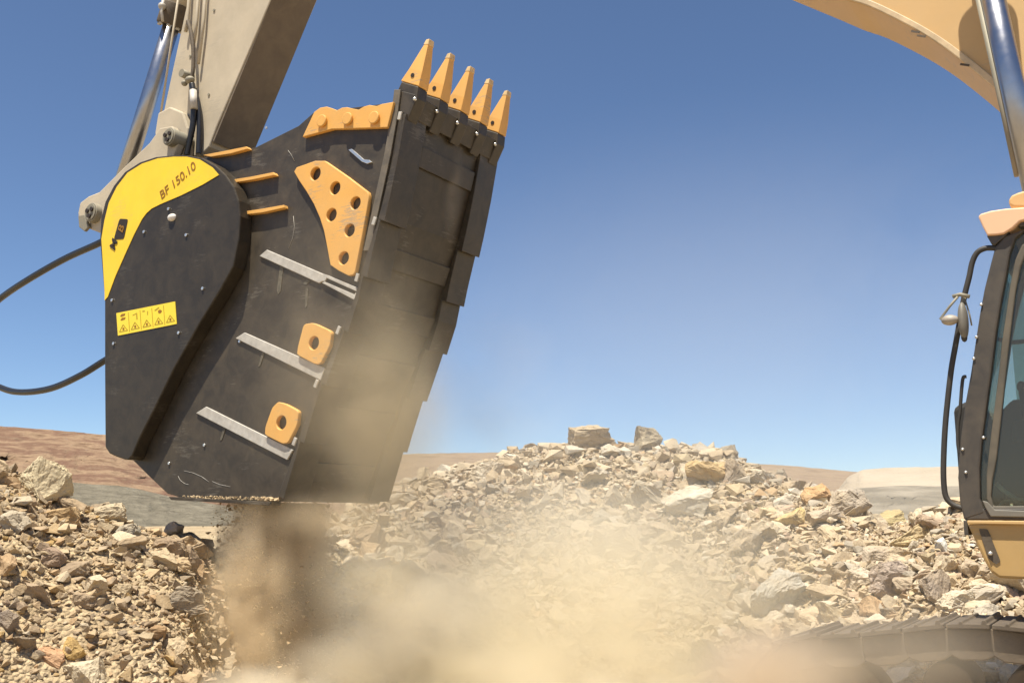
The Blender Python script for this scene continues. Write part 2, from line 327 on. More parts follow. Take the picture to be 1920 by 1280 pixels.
# ------------------------------------------------------------------ far pit walls and hills
def hill(name, sil, r_top, r_base, vbase, cols, nscale, spots=0, rough_amp=.02, stripes=0):
    """sil: skyline pixels; the face runs from its foot (nearer) up to the skyline and on down the far side"""
    us = np.arange(sil[0][0], sil[-1][0] + 1, 6.0); vt = np.interp(us, [s[0] for s in sil], [s[1] for s in sil])
    rows = 26; bm = bmesh.new(); V = []
    for i, (u, v) in enumerate(zip(us, vt)):
        d = ray(u, 900); k = math.hypot(d.x, d.y); dx, dy = d.x / k, d.y / k; vj = v + 2.5 * fbm(np.array(u * .05), np.array(.3), 77)
        zt = zpix(u, vj, r_top); zb = zpix(u, vbase, r_base) - .03 * r_base * .1; col = []
        for j in range(rows + 1):
            t = j / rows; r = r_base + (r_top - r_base) * t
            z = zb + (zt - zb) * t
            w = math.sin(t * math.pi) * r_top * rough_amp
            f = (float(fbm(np.array(u * .02), np.array(t * 4.0), 31)) + .35 * float(fbm(np.array(u * .11 + t * 2), np.array(t * 1.5), 41)) + .25 * (abs((t * 3.3 + .3 * vj / 100) % 1 - .5) - .25)) * w
            r2 = r + 2 * f; z += f * .4
            col.append(bm.verts.new((dx * r2, dy * r2, z)))
        col.append(bm.verts.new((dx * r_top * 1.35, dy * r_top * 1.35, zt))); col.append(bm.verts.new((dx * r_top * 1.8, dy * r_top * 1.8, -1)))
        V.append(col)
    for a, b in zip(V, V[1:]):
        for j in range(len(a) - 1): f = bm.faces.new((a[j], b[j], b[j + 1], a[j + 1])); f.smooth = True
    me = bpy.data.meshes.new(name); bm.to_mesh(me); bm.free()
    m = bpy.data.materials.new(name + ' earth'); m.use_nodes = True; n = m.node_tree.nodes; l = m.node_tree.links; p = n['Principled BSDF']
    gm = n.new('ShaderNodeNewGeometry'); mp = n.new('ShaderNodeMapping'); mp.inputs['Scale'].default_value = (1, 1, 5); l.new(gm.outputs['Position'], mp.inputs[0])
    nz = n.new('ShaderNodeTexNoise'); nz.inputs['Scale'].default_value = nscale; nz.inputs['Detail'].default_value = 9; nz.inputs['Roughness'].default_value = .65; l.new(mp.outputs[0], nz.inputs['Vector'])
    rp = n.new('ShaderNodeValToRGB'); e = rp.color_ramp.elements; e[0].position = .3; e[0].color = (*cols[0], 1); e[1].position = .7; e[1].color = (*cols[-1], 1)
    for q in range(1, len(cols) - 1):
        z_ = e.new(.3 + .4 * q / (len(cols) - 1)); z_.color = (*cols[q], 1)
    l.new(nz.outputs['Fac'], rp.inputs[0]); out = rp.outputs[0]
    if spots:
        vo = n.new('ShaderNodeTexNoise'); vo.inputs['Scale'].default_value = nscale * 9; vo.inputs['Detail'].default_value = 3; l.new(gm.outputs['Position'], vo.inputs['Vector'])
        mr = n.new('ShaderNodeMapRange'); mr.inputs[1].default_value = .62; mr.inputs[2].default_value = .7; mr.inputs[4].default_value = spots; l.new(vo.outputs['Fac'], mr.inputs[0])
        mx = n.new('ShaderNodeMixRGB'); l.new(mr.outputs[0], mx.inputs[0]); l.new(out, mx.inputs[1]); mx.inputs[2].default_value = (.1, .09, .07, 1); out = mx.outputs[0]
    l.new(out, p.inputs['Base Color']); p.inputs['Roughness'].default_value = 1; p.inputs['Specular IOR Level'].default_value = .05
    b = n.new('ShaderNodeBump'); b.inputs['Strength'].default_value = .8; b.inputs['Distance'].default_value = r_top * .01; l.new(nz.outputs['Fac'], b.inputs['Height']); b.inputs['Strength'].default_value = 1; l.new(b.outputs[0], p.inputs['Normal'])
    return tag(link(name, me, m), kind='structure')
hill('pink_hill', [(-900, 740), (-300, 775), (0, 799), (100, 806), (200, 815), (300, 850), (420, 905), (520, 935), (620, 958)], 230, 150, 985,
     [(.13, .075, .05), (.30, .21, .135), (.17, .10, .07), (.27, .20, .13)], .11, spots=.35, rough_amp=.06)
hill('grey_bench', [(-600, 860), (0, 885), (110, 902), (240, 912), (340, 935), (430, 948), (560, 962), (700, 968)], 75, 55, 1000, [(.13, .115, .085), (.27, .24, .18)], .7, spots=.85, rough_amp=.03)
hill('brown_hill', [(420, 900), (600, 862), (750, 851), (850, 849), (930, 848), (1050, 846), (1200, 850), (1400, 868), (1500, 874), (1580, 882), (1750, 893), (2100, 900), (2800, 890)], 420, 260, 985,
     [(.19, .135, .09), (.29, .215, .145), (.22, .155, .11)], .05, rough_amp=.03)
hill('pale_dump', [(1545, 950), (1590, 893), (1618, 880), (1660, 877), (1790, 874), (2300, 870)], 170, 120, 985, [(.36, .30, .22), (.44, .37, .28)], .08, rough_amp=.012)
hill('grey_terrace', [(1520, 985), (1560, 950), (1585, 920), (1612, 914), (1700, 910), (1760, 911), (2300, 905)], 95, 70, 1010, [(.12, .105, .08), (.19, .165, .125), (.31, .27, .21)], .16, rough_amp=.06)

# ------------------------------------------------------------------ rocks
def hull_pts(k, sc, seed):
    r = random.Random(seed); out = []
    for _ in range(k):
        v = Vector((r.gauss(0, 1), r.gauss(0, 1), r.gauss(0, 1))).normalized()
        v = Vector([math.copysign(abs(c) ** .8, c) for c in v]) * r.uniform(.75, 1)
        out.append(Vector((v.x * sc[0], v.y * sc[1], v.z * sc[2])))
    return out
def hull_bm(pts):
    bm = bmesh.new(); vs_ = [bm.verts.new(p) for p in pts]
    r = bmesh.ops.convex_hull(bm, input=vs_)
    dead = [e for e in r['geom_interior'] + r['geom_unused'] if isinstance(e, bmesh.types.BMVert)]
    bmesh.ops.delete(bm, geom=list(set(dead)), context='VERTS')
    bmesh.ops.recalc_face_normals(bm, faces=bm.faces[:]); return bm
def rock_mesh(seed, sc=(1, .8, .6), cuts=2, amp=.09, k=13):
    bm = hull_bm(hull_pts(k, sc, seed)); bmesh.ops.triangulate(bm, faces=bm.faces[:])
    for c in range(cuts):
        bmesh.ops.subdivide_edges(bm, edges=bm.edges[:], cuts=1, use_grid_fill=True)
        o = Vector((seed * 3.1, seed * 1.7, c * 5.0)); f = 2.1 * 2 ** c
        for v in bm.verts:
            d = noise.noise_vector(v.co * f + o)
            v.co += d * amp / (1.75 ** c)
    bmesh.ops.triangulate(bm, faces=bm.faces[:])
    me = bpy.data.meshes.new('rock'); bm.to_mesh(me); bm.free(); return me
PAL_R = [((.52, .42, .285), 5), ((.60, .51, .37), 5), ((.44, .36, .26), 2.5), ((.40, .36, .29), 2), ((.62, .56, .45), 1.6), ((.50, .34, .19), .8), ((.44, .33, .24), 1), ((.57, .47, .30), .9)]
PAL_L = [((.44, .33, .20), 5), ((.37, .28, .18), 4), ((.30, .24, .17), 2), ((.50, .40, .26), 3), ((.40, .27, .15), 1.6), ((.32, .24, .165), 1.2), ((.55, .47, .34), 1.2), ((.44, .30, .13), 1)]
def pal(P, k):
    w = np.array([p[1] for p in P]); c = np.array([p[0] for p in P]); i = rng.choice(len(P), k, p=w / w.sum())
    return i, np.clip(c[i] * rng.uniform(.85, 1.15, (k, 1)), 0, .8)

# candidates all over the heaps
N = 92000
az = rng.uniform(math.radians(-29), math.radians(29), N)
rr = np.sqrt(rng.uniform(7.0 ** 2, 18.6 ** 2, N)); x = rr * np.sin(az); y = rr * np.cos(az)
size = .021 * (1 - rng.uniform(0, 1, N)) ** (-1 / 1.5); size = np.minimum(size, (.05 + .17 * rng.uniform(0, 1, N) ** 3.5) * rng.uniform(.75, 1, N))
rcl = np.interp(az, caz, cr); keep = rr < rcl + 1.0
keep &= ~((size > .05) & (fbm(x * .8, y * .8, 55) < -.08) & (rng.uniform(0, 1, N) < .5))
az, rr, x, y, size = [a[keep] for a in (az, rr, x, y, size)]
z = H(x, y); left = az < az_u(520); size = size * np.where(left, 1.0, 1.45)
ci = np.zeros(len(x), int); col = np.zeros((len(x), 3))
for side, P in ((True, PAL_L), (False, PAL_R)):
    s_ = left == side; ci[s_], col[s_] = pal(P, s_.sum())
# projected size and place in view
def project(x, y, z):
    f = math.cos(PITCH) * y + math.sin(PITCH) * (z - EYE); q = -math.sin(PITCH) * y + math.cos(PITCH) * (z - EYE)
    return 960 + FX * x / f, 640 - FX * q / f, f
pu, pv, pf = project(x, y, z)
inv = (pu > -30) & (pu < 1950) & (pv < 1310)
app = np.where(inv, size / pf, 0); order = np.argsort(-app)

# named boulders: u, v (base centre), width px, height px, rgb, label, flat
BOUL = [
 (84, 948, 84, 88, (.66, .57, .38), 'big pale pointed boulder on the crest of the darker left heap', 1, 1.0),
 (112, 985, 74, 44, (.42, .29, .15), 'rusty brown rock right under the pale pointed boulder', 2, .8),
 (325, 1050, 74, 44, (.36, .27, .18), 'blunt brown block with shaded face at the right shoulder of the left heap', 3, .9),
 (238, 1012, 50, 32, (.36, .33, .26), 'grey green block at the top edge of the left heap below the grey bench', 4, .8),
 (326, 1003, 38, 26, (.5, .46, .4), 'small white and black rock perched above the blunt brown block', 5, .9),
 (344, 1150, 84, 52, (.33, .28, .21), 'flat grey slab tilted beside the falling stream of fines', 6, .7),
 (230, 1124, 44, 30, (.46, .37, .24), 'pale rectangular chunk in the middle of the left heap', 7, .8),
 (92, 1248, 54, 36, (.50, .30, .17), 'salmon orange rock near the bottom of the left heap', 8, .9),
 (138, 1234, 40, 40, (.50, .34, .13), 'ochre rock with a dark underside next to the salmon orange one', 9, 1),
 (90, 1066, 54, 38, (.34, .25, .18), 'rounded brown rock low on the left heap face', 10, .9),
 (205, 965, 70, 34, (.50, .42, .29), 'pale cream ledge rock on the left heap crest', 11, .8),
 (160, 1290, 90, 50, (.60, .52, .37), 'broad cream slab at the foot of the left heap', 12, .6),
 (20, 1000, 60, 40, (.46, .40, .30), 'light grey rock at the far end of the left heap', 13, .9),
 (12, 1185, 40, 40, (.22, .18, .15), 'dark charcoal rock at the edge of the left heap', 14, .9),
 (160, 1140, 44, 36, (.33, .25, .17), 'dull brown cube shaped rock in the left heap', 15, 1),
 (1112, 844, 94, 50, (.50, .41, .28), 'wedge shaped boulder on the summit of the right heap', 16, .8),
 (1212, 850, 50, 50, (.47, .40, .28), 'round tan boulder standing alone on the skyline of the right heap', 17, 1),
 (918, 900, 62, 34, (.72, .64, .5), 'chalky white slab high on the left flank of the right heap', 18, .7),
 (1294, 972, 84, 64, (.62, .57, .46), 'large white angular boulder in the upper right heap', 19, .9),
 (1212, 952, 78, 46, (.50, .45, .35), 'pale grey arched rock left of the large white boulder', 20, .8),
 (1336, 905, 98, 60, (.60, .44, .23), 'yellow stained boulder under the skyline of the right heap', 21, .8),
 (1382, 905, 44, 46, (.40, .33, .25), 'tan block with dark right side beside the yellow stained boulder', 22, 1),
 (1424, 905, 60, 28, (.70, .64, .52), 'flat white slab on the right shoulder of the right heap', 23, .5),
 (1462, 1156, 92, 84, (.50, .49, .44), 'bulky bluish white boulder low in front of the right heap', 24, .9),
 (1672, 1118, 66, 60, (.46, .38, .31), 'pinkish grey block with a dark split face above the track', 25, 1),
 (1612, 1104, 58, 42, (.68, .60, .48), 'white faced rock left of the pinkish grey block', 26, .8),
 (1756, 1128, 48, 50, (.36, .30, .24), 'grey egg shaped rock above the middle of the track', 27, 1),
 (1794, 1148, 62, 34, (.62, .55, .42), 'pale flat slab lying just behind the track', 28, .6),
 (1712, 1028, 84, 42, (.54, .43, .24), 'long yellowish lens shaped rock in front of the cab', 29, .7),
 (1672, 986, 46, 30, (.56, .46, .24), 'small yellow rock on the saddle near the cab', 30, .8),
 (1768, 1034, 22, 24, (.74, .74, .68), 'small white stone left of the cab base', 31, 1),
 (1532, 948, 52, 36, (.58, .38, .2), 'orange capped rock on the falling ridge of the right heap', 32, .8),
 (1546, 992, 62, 40, (.52, .44, .34), 'long slanting slab on the right flank of the right heap', 33, .5),
 (1160, 1052, 84, 72, (.52, .43, .30), 'big tan boulder half veiled by dust at the centre of the right heap', 34, .9),
 (1400, 1040, 66, 48, (.40, .35, .28), 'brownish grey boulder in the middle of the right heap', 35, .8),
 (1590, 970, 60, 50, (.48, .42, .34), 'grey ledge rock at the end of the right ridge', 36, .9),
 (1480, 990, 60, 44, (.60, .46, .22), 'golden rock in the upper right flank of the right heap', 37, .8),
 (770, 1105, 70, 50, (.54, .45, .31), 'cream rock at the left foot of the right heap', 38, .9),
 (690, 1032, 60, 44, (.42, .31, .2), 'brown rock just right of the crusher outlet', 39, .8),
 (880, 1190, 70, 50, (.56, .49, .36), 'pale block veiled by dust low on the right heap', 40, .9),
 (1232, 1010, 54, 34, (.48, .4, .3), 'squat tan rock under the large white boulder', 41, .7),
 (1840, 1150, 70, 44, (.5, .44, .35), 'light grey slab under the yellow cab panel', 42, .7),
 (1640, 1060, 56, 40, (.5, .42, .32), 'rounded buff rock in the gully before the cab', 43, .8),
]
rocks = []
for i, (u, v, wp, hp, c, lab, seed, fl) in enumerate(BOUL):
    h_ = hit(u, min(v, 1275) if v < 1280 else v) or hit(u, v + 14) or hit(u, v + 30)
    if h_ is None: continue
    p, r = h_; k_ = 1.2 if u > 520 else 1.05; w = wp / FX * r / 2 * 1.1 * k_; hh = hp / FX * r / 2 * 1.15 * k_
    me = rock_mesh(seed + 100, (1, .8, 1), 4, .15, 16)
    o = link('rock', me, 'rock'); o.scale = (w, max(w, hh) * .85, hh)
    o.location = p + Vector((0, 0, hh * .62)) + Vector((p.x, p.y, 0)).normalized() * (w * .25)
    o.rotation_euler = (random.uniform(-.25, .25), random.uniform(-.3, .3), random.uniform(-.4, .4)); o.color = (*c, 1)
    tag(o, lab, 'rock')
CN_R = ['tan', 'cream', 'brown', 'grey', 'white', 'rust brown', 'pinkish brown', 'ochre']
CN_L = ['tan', 'dull brown', 'dark grey brown', 'cream', 'rust brown', 'dark pinkish brown', 'pale cream', 'ochre']
protos = [rock_mesh(200 + i, [(1, .8, .62), (1, .7, .8), (1, .9, .45), (1, .62, .55)][i % 4], 3, .13, 14) for i in range(22)]
for me in protos: me.materials.append(M['rock'])
NI = 255; rcl2 = np.interp(az, caz, cr); rfl = np.interp(az, caz, foot_r); thr_big = np.sort(app)[::-1][90]
for k in order[:NI]:
    o = bpy.data.objects.new('rock', protos[random.randrange(len(protos))]); COL.objects.link(o)
    s_ = float(size[k]) * 1.0
    o.scale = (s_ * random.uniform(.85, 1.25), s_, s_ * random.uniform(.8, 1.1)); o.location = (x[k], y[k], z[k] + s_ * .22)
    o.rotation_euler = (random.uniform(-.5, .5), random.uniform(-.5, .5), random.uniform(0, 6.28)); o.color = (*col[k], 1)
    hgt = (rr[k] - rfl[k]) / (rcl2[k] - rfl[k]); big = 'large' if app[k] > thr_big else 'smaller'
    row = 'along the crest' if hgt > .8 else ('halfway up' if hgt > .4 else 'near the foot')
    if left[k]: where = row + ' of the darker left heap'; cn = CN_L[ci[k]]
    else: where = row + ' of the right heap, ' + ('on its left flank' if pu[k] < 900 else 'in its dusty middle' if pu[k] < 1350 else 'on its right flank' if pu[k] < 1640 else 'beside the cab'); cn = CN_R[ci[k]]
    tag(o, '%s %s rock %s' % (big, cn, where), 'rock', '%s %s rocks %s' % (big, cn, where))

# the uncountable rest: one rubble mesh
variants = []
for i in range(26):
    bm = hull_bm(hull_pts(random.Random(i).choice([8, 9, 10, 11]), [(1, .8, .6), (1, .65, .5), (1, .9, .8), (1, .75, .35)][i % 4], 900 + i))
    bmesh.ops.triangulate(bm, faces=bm.faces[:]); bm.verts.ensure_lookup_table(); bm.verts.index_update()
    variants.append((np.array([v.co for v in bm.verts]), np.array([[v.index for v in f.verts] for f in bm.faces]))); bm.free()
def scatter(name, x, y, z, size, col, sink=.2, m='rubble'):
    k = len(x); ang = rng.uniform(-math.pi, math.pi, (k, 3)); ang[:, :2] *= .45
    cs, sn = np.cos(ang), np.sin(ang); vi = rng.integers(0, len(variants), k)
    Rz = np.zeros((k, 3, 3)); Rz[:, 0, 0] = cs[:, 2]; Rz[:, 0, 1] = -sn[:, 2]; Rz[:, 1, 0] = sn[:, 2]; Rz[:, 1, 1] = cs[:, 2]; Rz[:, 2, 2] = 1
    Rx = np.zeros((k, 3, 3)); Rx[:, 0, 0] = 1; Rx[:, 1, 1] = cs[:, 0]; Rx[:, 1, 2] = -sn[:, 0]; Rx[:, 2, 1] = sn[:, 0]; Rx[:, 2, 2] = cs[:, 0]
    R3 = Rz @ Rx; cos_, fs_, cc_ = [], [], []; off = 0
    for q, (vc, vf) in enumerate(variants):
        s_ = np.nonzero(vi == q)[0]
        if len(s_) == 0: continue
        P = np.einsum('kij,vj->kvi', R3[s_], vc) * size[s_, None, None] + np.stack([x[s_], y[s_], z[s_] + size[s_] * sink], -1)[:, None, :]
        nv = len(vc); fs_.append((vf[None] + off + (np.arange(len(s_)) * nv)[:, None, None]).reshape(-1, 3)); off += nv * len(s_)
        cos_.append(P.reshape(-1, 3)); cc_.append(np.repeat(col[s_], nv, 0))
    me = np_mesh(name, np.concatenate(cos_), np.concatenate(fs_)); c = np.concatenate(cc_)
    at = me.color_attributes.new('rockcol', 'FLOAT_COLOR', 'POINT'); at.data.foreach_set('color', np.concatenate([c, np.ones((len(c), 1))], 1).astype(np.float32).ravel())
    return link(name, me, m)
rest = order[NI:]
o = scatter('rubble', x[rest], y[rest], z[rest], size[rest], col[rest]); tag(o, 'small broken stone and gravel covering both heaps', 'rubble', kind='stuff')

# ------------------------------------------------------------------ crusher bucket
YB = 7.12; WB = 1.55; YF = YB + WB
def root(name, x, y, z):
    e = bpy.data.objects.new(name, None); COL.objects.link(e); e.empty_display_size = .3
    e.location = world((x, y, z)); e.rotation_euler = (0, 0, -ANG); e['_o'] = 1; del e['_o']
    ROOTS[e.name] = Vector((x, y, z)); return e
ROOTS = {}
def settle(e):                                     # children were modelled in machine axes: shift them to the Empty's origin
    o = ROOTS[e.name]
    for c in e.children: c.location = c.location - o
bk = root('crusher_bucket', -8.0, YB + WB / 2, 1.9)
tag(bk, 'black jaw crusher bucket with yellow side plates and teeth pouring fines', 'crusher bucket')
side = [(360, 300), (480, 276), (560, 236), (588, 211), (740, 192), (750, 166), (768, 176), (741, 300), (716, 400), (690, 482), (668, 560), (636, 640), (604, 716), (574, 794), (546, 872), (530, 915), (520, 940),
        (420, 936), (338, 932), (314, 925), (277, 890), (255, 868), (235, 850), (215, 700), (215, 480), (260, 350)]
sxz = [(L(u, v, YB).x, L(u, v, YB).z) for u, v in side]
MB().prism(sxz, YB, YB + .05).build('side_plate', 'black', bk, .006)
MB().prism(sxz, YF - .05, YF).build('side_plate', 'black', bk, .006)
wear = sxz[5:17]                                   # outer curve, from the lip down to the outlet
mb = MB(); inn = []
for i, p in enumerate(wear):
    a = Vector(wear[max(i - 1, 0)]); b = Vector(wear[min(i + 1, len(wear) - 1)]); t = (b - a).normalized(); inn.append((p[0] + t.y * .05, p[1] - t.x * .05))
mb.prism([(p[0] - .004, p[1]) for p in wear[1:]] + inn[:0:-1], YB + .051, YF - .051); mb.build('bottom_plate', 'black', bk, .004)
MB().prism(sxz[17:26] + [(p[0] + .05, p[1]) for p in sxz[25:19:-1]] , YB + .051, YF - .051).build('rear_plate', 'black', bk)
MB().prism([sxz[0], sxz[1], sxz[2], sxz[3], (sxz[3][0], sxz[3][1] - .05), (sxz[2][0], sxz[2][1] - .05), (sxz[1][0], sxz[1][1] - .05), (sxz[0][0], sxz[0][1] - .05)], YB + .051, YF - .051).build('top_plate', 'black', bk)
q0, q1 = Vector(sxz[9]), Vector(sxz[0])            # moving jaw inside
MB().prism([tuple(q1 + Vector((.5, -.2))), tuple(q1 + Vector((.7, -.2))), (sxz[16][0] - .55, sxz[16][1] + .2), (sxz[16][0] - .75, sxz[16][1] + .2)], YB + .2, YF - .2).build('jaw', 'worn_steel', bk, .01)
# bright edge band down the mouth side
ed = [(748, 168), (742, 215), (729, 290), (716, 350), (703, 410), (690, 470)]
MB().px([(u + 3, v) for u, v in ed] + [(u - 9, v) for u, v in ed[::-1]], YB - .022, .02).build('edge_band', M['band'], bk, .004)
# wear shrouds wrapping the outer curve: overlapping plates, on both edges and across
def outer(t):                                      # point and direction on the outer curve, t in 0..1
    P = [Vector(p) for p in wear[1:]]; seg = [(P[i + 1] - P[i]).length for i in range(len(P) - 1)]; s_ = t * sum(seg)
    for i, d in enumerate(seg):
        if s_ <= d or i == len(seg) - 1: k = s_ / d; return P[i].lerp(P[i + 1], k), (P[i + 1] - P[i]).normalized()
        s_ -= d
cuts = [.05, .30, .435, .565, .70, .845, .985]
for a, b in zip(cuts, cuts[1:]):
    ts = [a + (b - a) * k / 5 for k in range(6)]
    for y0, y1 in ((YB - .03, YB + .30), (YF - .30, YF + .03)):
        o_, i_ = [], []
        for k, t in enumerate(ts):
            p, d = outer(t); nrm = Vector((-d.y, d.x)); nrm = nrm if nrm.x > 0 else -nrm
            o_.append(tuple(p + nrm * (.035 + .055 * k / 5))); i_.append(tuple(p + nrm * .001))
        MB().prism(o_ + i_[::-1], y0, y1).build('wear_shroud', 'black', bk, .006)
    p, d = outer(a + .006); nrm = Vector((-d.y, d.x)); nrm = nrm if nrm.x > 0 else -nrm
    q = p - nrm * .035; MB().prism([tuple(q + d * .04 + nrm * .03), tuple(q + d * .04 - nrm * .01), tuple(q - d * .04 - nrm * .01), tuple(q - d * .04 + nrm * .03)], YB - .05, YB - .031).build('lug', M['worn_steel'], bk, .004)
    ts = [a + .05, a + .10]; pp = [outer(t) for t in ts]; nn = [Vector((-d.y, d.x)) for p, d in pp]; nn = [n_ if n_.x > 0 else -n_ for n_ in nn]
    MB().prism([tuple(pp[0][0] + nn[0] * .03), tuple(pp[1][0] + nn[1] * .03), tuple(pp[1][0] + nn[1] * .002), tuple(pp[0][0] + nn[0] * .002)], YB + .32, YF - .32).build('cross_bar', 'black', bk, .006)
# teeth: black adapter, bolt, yellow point with a pin hole
tl = [L(u, v, YB) for u, v in ((751, 152), (785, 162), (797, 72))]
bl, br, tp = [Vector((p.x, p.z)) for p in tl]; ax = (tp - (bl + br) / 2).normalized()
for i in range(5):
    yc = YB + .075 + i * (WB - .15) / 4; hw = .074
    tt = bpy.data.objects.new('tooth', None); COL.objects.link(tt); tt.parent = bk
    bm = bmesh.new(); w2 = .036
    ring = lambda pts, w: [[bm.verts.new((p[0], yc - w, p[1])) for p in pts], [bm.verts.new((p[0], yc + w, p[1])) for p in pts]]
    mid = [tuple(bl.lerp(tp, .30) + Vector((.012, 0))), tuple(br.lerp(tp, .30) + Vector((.014, 0)))]
    top = [tuple(tp + Vector((-.012, 0))), tuple(tp + Vector((.022, 0)))]
    A = ring([tuple(bl), tuple(br)], hw); B = ring(mid, hw * .92); Cc = ring(top, w2)
    def quad(*q): bm.faces.new(q)
    for P_, Q_ in ((A, B), (B, Cc)):
        quad(P_[0][0], P_[0][1], Q_[0][1], Q_[0][0]); quad(P_[1][0], P_[1][1], Q_[1][1], Q_[1][0])
        quad(P_[0][0], P_[1][0], Q_[1][0], Q_[0][0]); quad(P_[0][1], P_[1][1], Q_[1][1], Q_[0][1])
    quad(A[0][0], A[0][1], A[1][1], A[1][0]); quad(Cc[0][0], Cc[0][1], Cc[1][1], Cc[1][0])
    bmesh.ops.recalc_face_normals(bm, faces=bm.faces[:]); me = bpy.data.meshes.new('point'); bm.to_mesh(me); bm.free()
    bevel(link('point', me, 'orange', tt), .008)
    tp0 = [Vector(mid[0]).lerp(Vector(top[0]), .84), Vector(mid[1]).lerp(Vector(top[1]), .84)]; wt = hw * .92 + (w2 - hw * .92) * .84 + .003
    bm = bmesh.new(); e_ = .003; A = ring([(tp0[0].x - e_, tp0[0].y), (tp0[1].x + e_, tp0[1].y)], wt); B = ring([(top[0][0] - e_, top[0][1] + .006), (top[1][0] + e_, top[1][1] + .004)], w2 + .003)
    quad(A[0][0], A[0][1], B[0][1], B[0][0]); quad(A[1][0], A[1][1], B[1][1], B[1][0]); quad(A[0][0], A[1][0], B[1][0], B[0][0]); quad(A[0][1], A[1][1], B[1][1], B[0][1])
    quad(B[0][0], B[0][1], B[1][1], B[1][0]); quad(A[0][0], A[0][1], A[1][1], A[1][0])
    bmesh.ops.recalc_face_normals(bm, faces=bm.faces[:]); me = bpy.data.meshes.new('worn_tip'); bm.to_mesh(me); bm.free(); bevel(link('worn_tip', me, 'tip', tt), .004)
    pc = (bl + br) / 2 + ax * .085
    MB().cyl(pc, .022, yc - hw - .003, yc - hw + .02, 12).build('pin', 'print', tt)
    a0 = bl - ax * .003; a1 = br - ax * .003; dn = -ax
    MB().prism([tuple(a0.lerp(a1, .06)), tuple(a0.lerp(a1, .98)), tuple(a1 + dn * .12 + Vector((.03, 0))), tuple(a1 + dn * .34 + Vector((.004, 0))), tuple(a0 + dn * .30 + Vector((.05, 0))), tuple(a0 + dn * .12)], yc - .075, yc + .075).build('adapter', 'black', tt, .01)
    c = a1 + dn * .13 + Vector((-.02, 0)); MB().ball((c.x + .03, yc - .078, c.y), .022, sub=1).build('bolt', 'steel', tt)
MB().prism([tuple(bl - ax * .10 + Vector((.03, 0))), tuple(br - ax * .08), tuple(br - ax * .30), tuple(bl - ax * .30 + Vector((.05, 0)))], YB - .002, YF + .002).build('lip', 'black', bk, .01)
# side cutter with round bolts
cut = [(567, 257), (575, 240), (589, 210), (600, 202), (612, 200), (622, 203), (632, 207), (641, 202), (650, 201), (662, 204), (672, 206), (682, 200), (692, 197), (706, 199), (716, 195), (738, 191), (726, 239), (660, 241), (622, 242)]
ct = MB().px(cut, YB - .05, .049).build('side_cutter', 'orange', bk, .006)
for u, v in ((606, 228), (654, 224), (704, 222)):
    c = L(u, v, YB - .05); MB().cyl((c.x, c.z), .066, YB - .085, YB - .0505, 20, .06).build('bolt', 'orange', ct, .01)
MB().px([(568, 257), (588, 211), (738, 192), (727, 240)], YF + .001, .045, YB).build('side_cutter', 'orange', bk, .006)
# plates with holes
plate_with_holes('reinforcement_plate', [(552, 322), (557, 314), (572, 309), (591, 302), (610, 302), (652, 331), (690, 360), (692, 368), (689, 390), (678, 450), (667, 508), (663, 515), (654, 517), (636, 508), (620, 497), (614, 464), (608, 433), (600, 408), (589, 383), (575, 359), (562, 340)],
                 [(592, 326, 11), (629, 353, 11), (667, 381, 11), (622, 403, 11), (656, 432, 11), (645, 484, 11)], YB - .045, .04, 'orange', bk)
for pts, h_ in (([(570, 608), (588, 605), (622, 621), (619, 648), (602, 681), (592, 683), (557, 665), (559, 650)], (589, 643, 11)), ([(522, 753), (536, 757), (560, 770), (558, 796), (541, 829), (531, 832), (497, 815), (498, 800), (511, 764)], (528, 792, 11))):
    plate_with_holes('lifting_plate', rounded(pts, .2), [h_], YB - .045, .04, 'orange', bk).location.y = 0
# bright worn flats
for pts, ex in (([(486, 480), (500, 468), (607, 514), (606, 526), (598, 531)], 1), ([(441, 634), (458, 623), (609, 690), (601, 713)], 0), ([(367, 774), (386, 762), (549, 843), (538, 862)], 0)):
    fb = MB().px(pts, YB - .022, .021).build('flat_bar', M['worn_steel'], bk, .006)
    if ex:
        MB().px([(605, 513), (614, 516), (669, 539), (668, 546), (612, 521), (609, 527), (603, 527)], YB - .026, .025).build('slot_rail', M['worn_steel'], fb, .003)
        MB().px([(603, 530), (608, 528), (664, 552), (668, 547), (667, 559), (662, 561)], YB - .026, .025).build('slot_rail', M['worn_steel'], fb, .003)
        MB().px([(610, 521), (667, 546), (664, 551), (607, 528)], YB - .012, .011).build('slot_bed', 'black', fb)
        for pts2 in ([(525, 499), (532, 499), (530, 512), (526, 546), (521, 552), (519, 544)], [(575, 524), (583, 526), (574, 534), (568, 532)], [(573, 540), (578, 540), (576, 572), (572, 578)]):
            MB().px(pts2, YB - .004, .003).build('scrape', M['streak'], fb)
    else:
        u0, v0 = pts[1]; MB().px([(u0 + 35, v0 + 30), (u0 + 40, v0 + 31), (u0 + 30, v0 + 62), (u0 + 26, v0 + 64)], YB - .006, .005).build('scrape', M['streak'], fb)
for pts in ([(388, 294), (430, 286), (470, 278), (473, 282), (440, 291), (403, 297)], [(436, 341), (480, 334), (520, 326), (523, 331), (480, 340), (442, 346)], [(454, 401), (500, 394), (540, 387), (541, 392), (500, 401), (458, 406)]):
    MB().px(pts, YB - .06, .059, YB).build('fin', 'orange', bk, .003)
MB().px([(653, 281), (659, 279), (682, 299), (692, 300), (697, 304), (688, 307), (678, 303)], YB - .02, .019).build('latch_bar', 'steel', bk, .003)
